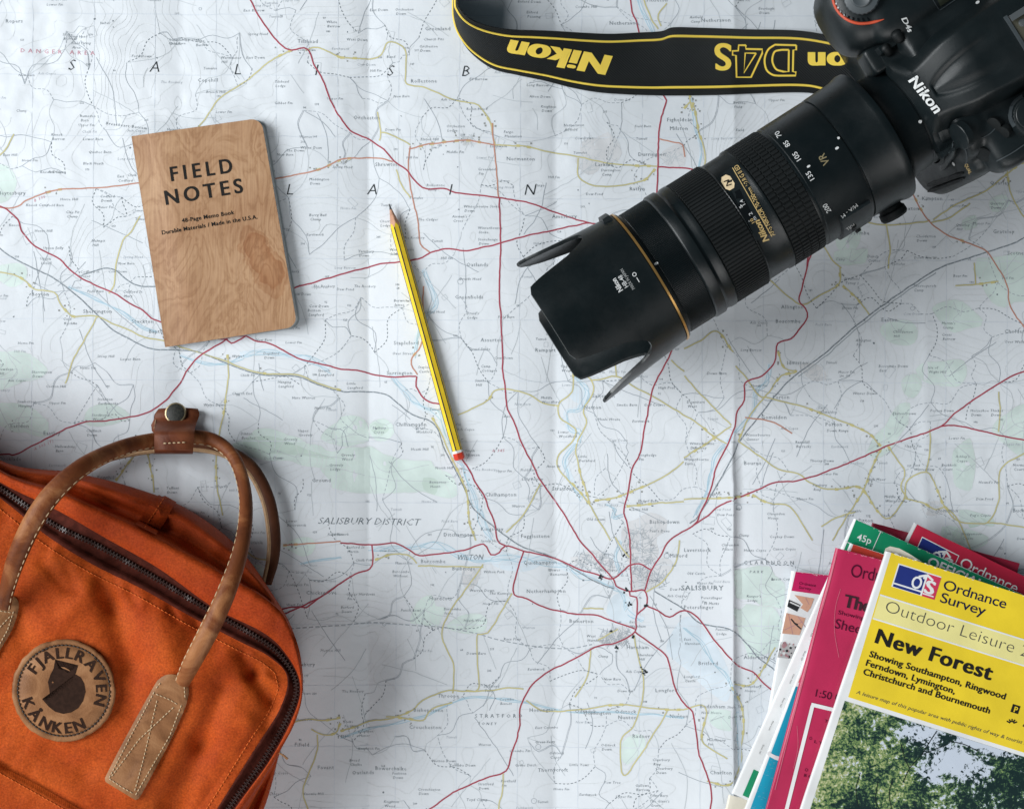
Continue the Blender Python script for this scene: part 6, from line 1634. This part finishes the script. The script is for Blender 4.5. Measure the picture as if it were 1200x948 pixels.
# lens mount collar on the body
mb = MB(); lathe(mb, [(482, 66), (483, 70), (487, 71), (494, 71), (500, 73)]); mb.build("lens_mount", M_blk, dslr)
dot((1078, 143), 2.0, 2.0, caster([lens, body], .0004), "mount_dot", M_wp, dslr)
# shutter button dial with its red trim, function buttons, lamp block
def knob(name, c, r, h, m, n=40, axis=None, parent=body, dome=.12, ridge=0.0, sink=.002, src=None):
    p0_ = Vector((src or CB)(*c)); a_ = (axis or dU).normalized(); x = a_.cross(dB).normalized(); 
    if x.length < .1: x = a_.cross(dR).normalized()
    y = a_.cross(x); mb = MB(); rows = []
    for hh, rr in ((-sink, r), (h*.8, r), (h*.95, r*.96), (h, r*.86), (h+dome*r*.5, r*.45), (h+dome*r*.6, r*.001)):
        rows.append([p0_+a_*hh+(x*math.cos(q)+y*math.sin(q))*rr*(1-ridge*(i % 2)*(rr > r*.95)) for i, q in enumerate(np.arange(n)*2*math.pi/n)])
    mb.grid(rows, 0, cu=True); return mb.build(name, m, parent, angle=35, fixn=True)
tr = [(975, -14), (976.5, 0), (980, 10), (986, 18), (995, 24.5), (1006, 27.8), (1018, 27.5), (1030, 24.8), (1036, 23)]
mb = MB(); tp = [CB(*p) for p in catmull(tr, 3)]; mb.tube(tp, np.r_[np.full(len(tp)-4, .0009), .0008, .0006, .0004, .0002], 8); mb.build("red_trim", M_redr, body)
sd = knob("power_dial", (1010, -3), .0105, .004, M_grey_d, 48, (dU-dB*.35), ridge=.04)
knob("shutter_button", (1010, -3), .0062, .0058, M_grey_d, 40, (dU-dB*.35), dome=-.25)
for k in range(9):
    mb = MB(); a = math.radians(75+k*11); c = np.array([1010, -3]); p = c+np.array([math.cos(a), math.sin(a)])*np.array([29, 25]); q = c+np.array([math.cos(a), math.sin(a)])*np.array([32.5, 28])
    band_px(mb, [tuple(p-(1.2, 0)), tuple(q+(0, .5))], 2.0, CB2); mb.build("grip_tick", M_glass, body, smooth=False)
def caps(name, a, b, w, h, m, par=body, src=None):
    """raised lozenge between two photo points on the body"""
    sf = src or CB; mb = MB(); A, B_ = Vector(sf(*a)), Vector(sf(*b)); mb.tube([A+(B_-A)*t for t in (-.12, 0, .12, .5, .88, 1, 1.12)], [w*.4, w*.8, w, w, w, w*.8, w*.4], 12, flat=h); return mb.build(name, m, par)
caps("function_button", (1049, 38), (1056, 48), .0034, .9, M_rub); caps("function_button", (1036, 55), (1043, 63), .0030, .9, M_rub); caps("button_edge", (1051, 37), (1056.5, 43.5), .0009, 1, M_grey_d)
mb = MB(); superbox(mb, (38, -6, 14), (8.5, 9, 11), .28); remeshed(mb, "lamp_block", M_blk, body, .0007, 4)
# top plate screen
def decal(name, q, m, par, src=CB, n=6):
    mb = MB(); q = [np.array(p, float) for p in q]; mb.grid([[src(*((q[0]*(1-u)+q[1]*u)*(1-v)+(q[3]*(1-u)+q[2]*u)*v)) for u in np.linspace(0, 1, n)] for v in np.linspace(0, 1, n)]); return mb.build(name, m, par, smooth=False)
decal("top_screen", [(1097, -2), (1101.5, 8), (1121, -5), (1113, -18)], mat("lcd_olive", (.035, .04, .028), .12, .6), body, CB2)
mb = MB(); band_px(mb, resample([(1089, -6), (1100.5, 13), (1124, -3)], 12), .8, CB2); mb.build("screen_frame", M_grey_d, body, smooth=False)
dot((1146, 4), 1.6, 2.6, CB2, "mark", M_wp, body)
# hot shoe: plate, two rails and contacts
def hs(R, B, U=59.2): return Lc(R, B, U)
hz_ = hump(0, 40)
mb = MB(); mb.box(Lc(0+PX, 50+PB+18, hz_+.3), dR*.0105, dB*.0115, dU*.0008); sh = mb.build("hot_shoe", M_olive, prism, smooth=False)
for s_ in (-1, 1):
    mb = MB(); mb.box(Lc(s_*9.4+PX, 50+PB+18, hz_+3.2), dR*.0017, dB*.0112, dU*.0006); mb.box(Lc(s_*10.8+PX, 50+PB+18, hz_+1.8), dR*.0006, dB*.0112, dU*.0018); mb.build("shoe_rail", M_steel, sh, smooth=False)
mb = MB(); mb.box(Lc(0+PX, 37.6+PB+18, hz_+.6), dR*.0125, dB*.0008, dU*.0016); mb.build("shoe_edge", M_grey_d, sh, smooth=False)
for R_, B_ in ((0, 49), (4.0, 44), (-3.8, 44), (3.5, 53), (-3.5, 53)):
    mb = MB(); c = Lc(R_+PX, B_+PB+18, hz_+1.2); r = .0026 if R_ == 0 else .0015
    mb.grid([[c+dU*h+(dR*math.cos(a)+dB*math.sin(a))*rr for a in np.arange(24)*2*math.pi/24] for h, rr in ((-.0005, r*1.5), (.0001, r*1.5), (.0001, r), (.0004, r), (.0005, .00001))], 0, cu=True); mb.build("shoe_contact", M_steel, sh, fixn=True)
# left shoulder: mode dial, lens release, port covers, small lettering
dl = knob("release_dial", (1206, 139), .0125, .009, M_blk, 60, dU, ridge=.03, src=CB)
dlt = caster([dl, body, prism], .0003); knob("dial_cap", (1207, 135), .0088, .0022, M_blk, 48, dU, src=dlt)
mb = MB(); a_ = np.linspace(math.radians(140), math.radians(250), 24); band_px(mb, np.stack([1206+22*np.cos(a_), 134+22*np.sin(a_)], 1), 4.6, dlt); mb.build("dial_rim", M_grey_d, dl)
letters("dial_lettering", M_wp, dl, dlt, ("L", (1197, 126), (1200.5, 131), 5.5), bold=.01)
knob("port_cover", (1153, 180), .0062, .0012, M_rub, 40, (-dB+dR*-.5+dU*.4), src=CB); knob("lens_release", (1128, 158), .0085, .003, M_blk, 40, (-dB+dU*.2)); knob("sync_socket", (1177, 154), .004, .002, M_rub, 30, (-dB-dR*.3+dU*.6))
knob("port_cover", (1165, 146), .0045, .0012, M_rub, 30, (-dB-dR*.2+dU*.7))
dot((1124.3, 165), 2.0, 2.6, CB2, "mark", M_wp, body); dot((1110, 161), 1.9, .9, CB2, "mark", M_wp, body); dot((1118, 192), 2.6, 1.3, CB2, "mark", M_wp, body)
letters("button_lettering", M_goldp, body, CB2, ("QUAL", (1130.8, 192.6), (1136.2, 204), 3.6))
for a, b_ in (((1091, 216), (1125, 204)), ((1092, 222.5), (1126, 210))): caps("mode_selector_ridge", a, b_, .0022, .7, M_rub)
caps("focus_mode_lever", (1105, 196), (1116, 178), .0030, .8, M_blk)
mb = MB(); band_px(mb, catmull([(1126, 170), (1132, 176), (1133.5, 186), (1132, 192)], 2), 1.0, CB2); band_px(mb, catmull([(1111, 150), (1116, 160), (1116, 172), (1110, 182)], 2), 1.1, CB2); band_px(mb, catmull([(1168, 189), (1185, 180), (1200, 170)], 3), 1.2, CB2); band_px(mb, catmull([(1150, 162), (1160, 157), (1168, 149)], 2), .9, CB2); mb.build("panel_line", M_grey_d, body)

# ---------------------------------------------------------------- strap
M_web = bpy.data.materials.new("strap_webbing"); M_web.use_nodes = True
nt = M_web.node_tree; b = nt.nodes["Principled BSDF"]; b.inputs['Base Color'].default_value = (.0055, .0075, .0085, 1); b.inputs['Roughness'].default_value = .6; b.inputs['Specular IOR Level'].default_value = .4
tc = nt.nodes.new('ShaderNodeTexCoord'); w_ = nt.nodes.new('ShaderNodeTexWave'); w_.bands_direction = 'DIAGONAL'; w_.inputs['Scale'].default_value = 330; w_.inputs['Distortion'].default_value = 1.2
bp = nt.nodes.new('ShaderNodeBump'); bp.inputs['Strength'].default_value = .7; bp.inputs['Distance'].default_value = .0005
nt.links.new(tc.outputs['Object'], w_.inputs['Vector']); nt.links.new(w_.outputs['Fac'], bp.inputs['Height']); nt.links.new(bp.outputs['Normal'], b.inputs['Normal'])
M_edge = mat("strap_edge", (.012, .013, .014), .7, .3, bump=.4, bscale=900); M_yth = mat("strap_yellow", (.93, .68, .10), .6, .3, bump=.5, bscale=2500, bdist=.0004)
TOPE = [(620, -190, 30), (585, -150, 36), (556, -90, 40), (542, -40, 42), (536.5, 0, 42), (539.5, 11, 40), (551, 22.5, 35), (571, 30.5, 30), (598, 35, 27), (628, 36, 24.5), (653, 37, 22), (687, 39, 18), (717, 40, 15), (750, 38.5, 12), (775, 37, 11), (789, 32.5, 11), (820, 33, 10), (850, 34, 10), (880, 35, 10.5), (932, 36, 12), (968, 41, 14), (1000, 48, 16), (1040, 56, 18)]
BOTE = [(612, -196, 5), (576, -155, 5), (546, -92, 6), (534, -40, 6), (533, 2, 6), (533.5, 24, 6), (539, 43, 6), (553, 63, 6), (577, 80.5, 6), (606, 88, 6), (637, 94.5, 6), (670, 103, 6), (701, 108.5, 6), (735, 111, 6), (765, 112, 6), (785, 112.3, 6), (820, 112, 6), (850, 111.3, 6), (880, 110, 6), (932, 108.5, 6.5), (958, 111, 7), (988, 122, 8), (1022, 138, 9)]
TE_, BE_ = [], []
def dens(ctl, k=8):
    pts = [np.array(p, float) for p in ctl]; out = []; n = len(pts)
    for i in range(n-1):
        b_, c = pts[i], pts[i+1]; a = pts[i-1] if i else 2*b_-c; d = pts[i+2] if i+2 < n else 2*c-b_
        for t in np.arange(k)/k: out.append(0.5*((2*b_)+(c-a)*t+(2*a-5*b_+4*c-d)*t*t+(3*b_-a-3*c+d)*t**3))
    out.append(pts[-1]); return np.array(out)
tE, bE = dens(TOPE), dens(BOTE)
for i in range(len(bE)): bE[i, 2] = max(bE[i, 2], HM(min(bE[i, 0], 1400), max(bE[i, 1], -200))*1000+1.0)
def strap_pt(i, v, off=0.0):
    """i: station (float), v: 0 top edge .. 1 bottom edge"""
    def at(E, i): j = int(min(max(i, 0), len(E)-1.001)); f_ = i-j; return E[j]*(1-f_)+E[j+1]*f_
    a, b_ = at(tE, i), at(bE, i); c = a*(1-v)+b_*v
    bow = 2.2*math.sin(math.pi*v)
    A = Vector(P(a[0], a[1], a[2]*.001)); B_ = Vector(P(b_[0], b_[1], b_[2]*.001))
    a2, b2 = at(tE, i+.3), at(bE, i+.3); A2 = Vector(P(a2[0], a2[1], a2[2]*.001)); B2 = Vector(P(b2[0], b2[1], b2[2]*.001))
    n = (A2-A+B2-B_).cross(A-B_).normalized()
    if n.z < 0 or (abs(n.z) < .3 and n.x > 0): n = -n
    return (A*(1-v)+B_*v)+n*(off+bow*.0004)
NI = len(tE)-1
mb = MB(); vs_ = np.linspace(0, 1, 15); I_ = np.arange(0, NI+.01, .5)
up_ = [[strap_pt(i, v, .0009 if .08 < v < .92 else .0004) for v in vs_] for i in I_]; dn_ = [[strap_pt(i, v, -.0009 if .08 < v < .92 else -.0004) for v in vs_] for i in I_]
mb.grid(up_); mb.grid([r[::-1] for r in dn_]); mb.grid([[r[0] for r in up_], [r[0] for r in dn_]][::-1]); mb.grid([[r[-1] for r in up_], [r[-1] for r in dn_]])
strap = mb.build("strap", M_web, dslr, angle=60, fixn=True)
for v0, v1 in ((.115, .155), (.865, .905)):
    mb = MB(); rows = [[strap_pt(i, v, o) for v, o in ((v0, .0009), (v0+.006, .0016), ((v0+v1)/2, .0018), (v1-.006, .0016), (v1, .0009))] for i in np.arange(0, NI+.01, .34)]
    mb.grid(rows); mb.build("piping", M_yth, strap, fixn=True)
SC1 = caster([strap], .0004)
letters("strap_lettering", M_yth, strap, SC1, ("Nikon", (718, 66.5), (596, 46.5), 22.5), bold=.045, shear=.16, spacing=1.08, res=6)
letters("strap_lettering", M_yth, strap, SC1, ("Nikon", (1061, 62), (946.5, 62), 22.5), bold=.045, shear=.0, spacing=1.12, res=6)
letters("strap_lettering", M_yth, strap, SC1, ("S", (857, 52), (837, 52), 30.5), bold=.02, res=6)
def outline(mb, pts, w=2.2): band_px(mb, np.array(pts+pts[:1], float), w, SC1)
def cs(p): return (780+p[0]/5, 20+p[1]/5)
mb = MB(); Dp = catmull([(640, 165), (600, 195), (580, 250), (590, 310), (625, 340), (660, 346)], 6)
outline(mb, [cs(p) for p in [(765, 168), (765, 195), (748, 196), (745, 322), (762, 324), (762, 345)]]+[cs(p) for p in Dp[::-1]])
outline(mb, [cs(p) for p in [(722, 195), (720, 322)]]+[cs(p) for p in catmull([(690, 322), (650, 310), (630, 280), (625, 245), (640, 205), (680, 195)], 6)])
mb.build("strap_lettering", M_yth, strap, fixn=False)
mb = MB(); outline(mb, [cs(p) for p in [(470, 168), (470, 190), (566, 192), (566, 215), (500, 355), (415, 355), (412, 228), (392, 226), (392, 202), (425, 200), (428, 168)]])
outline(mb, [cs(p) for p in [(530, 215), (466, 214), (458, 330)]], 1.9); mb.build("strap_lettering", M_yth, strap)
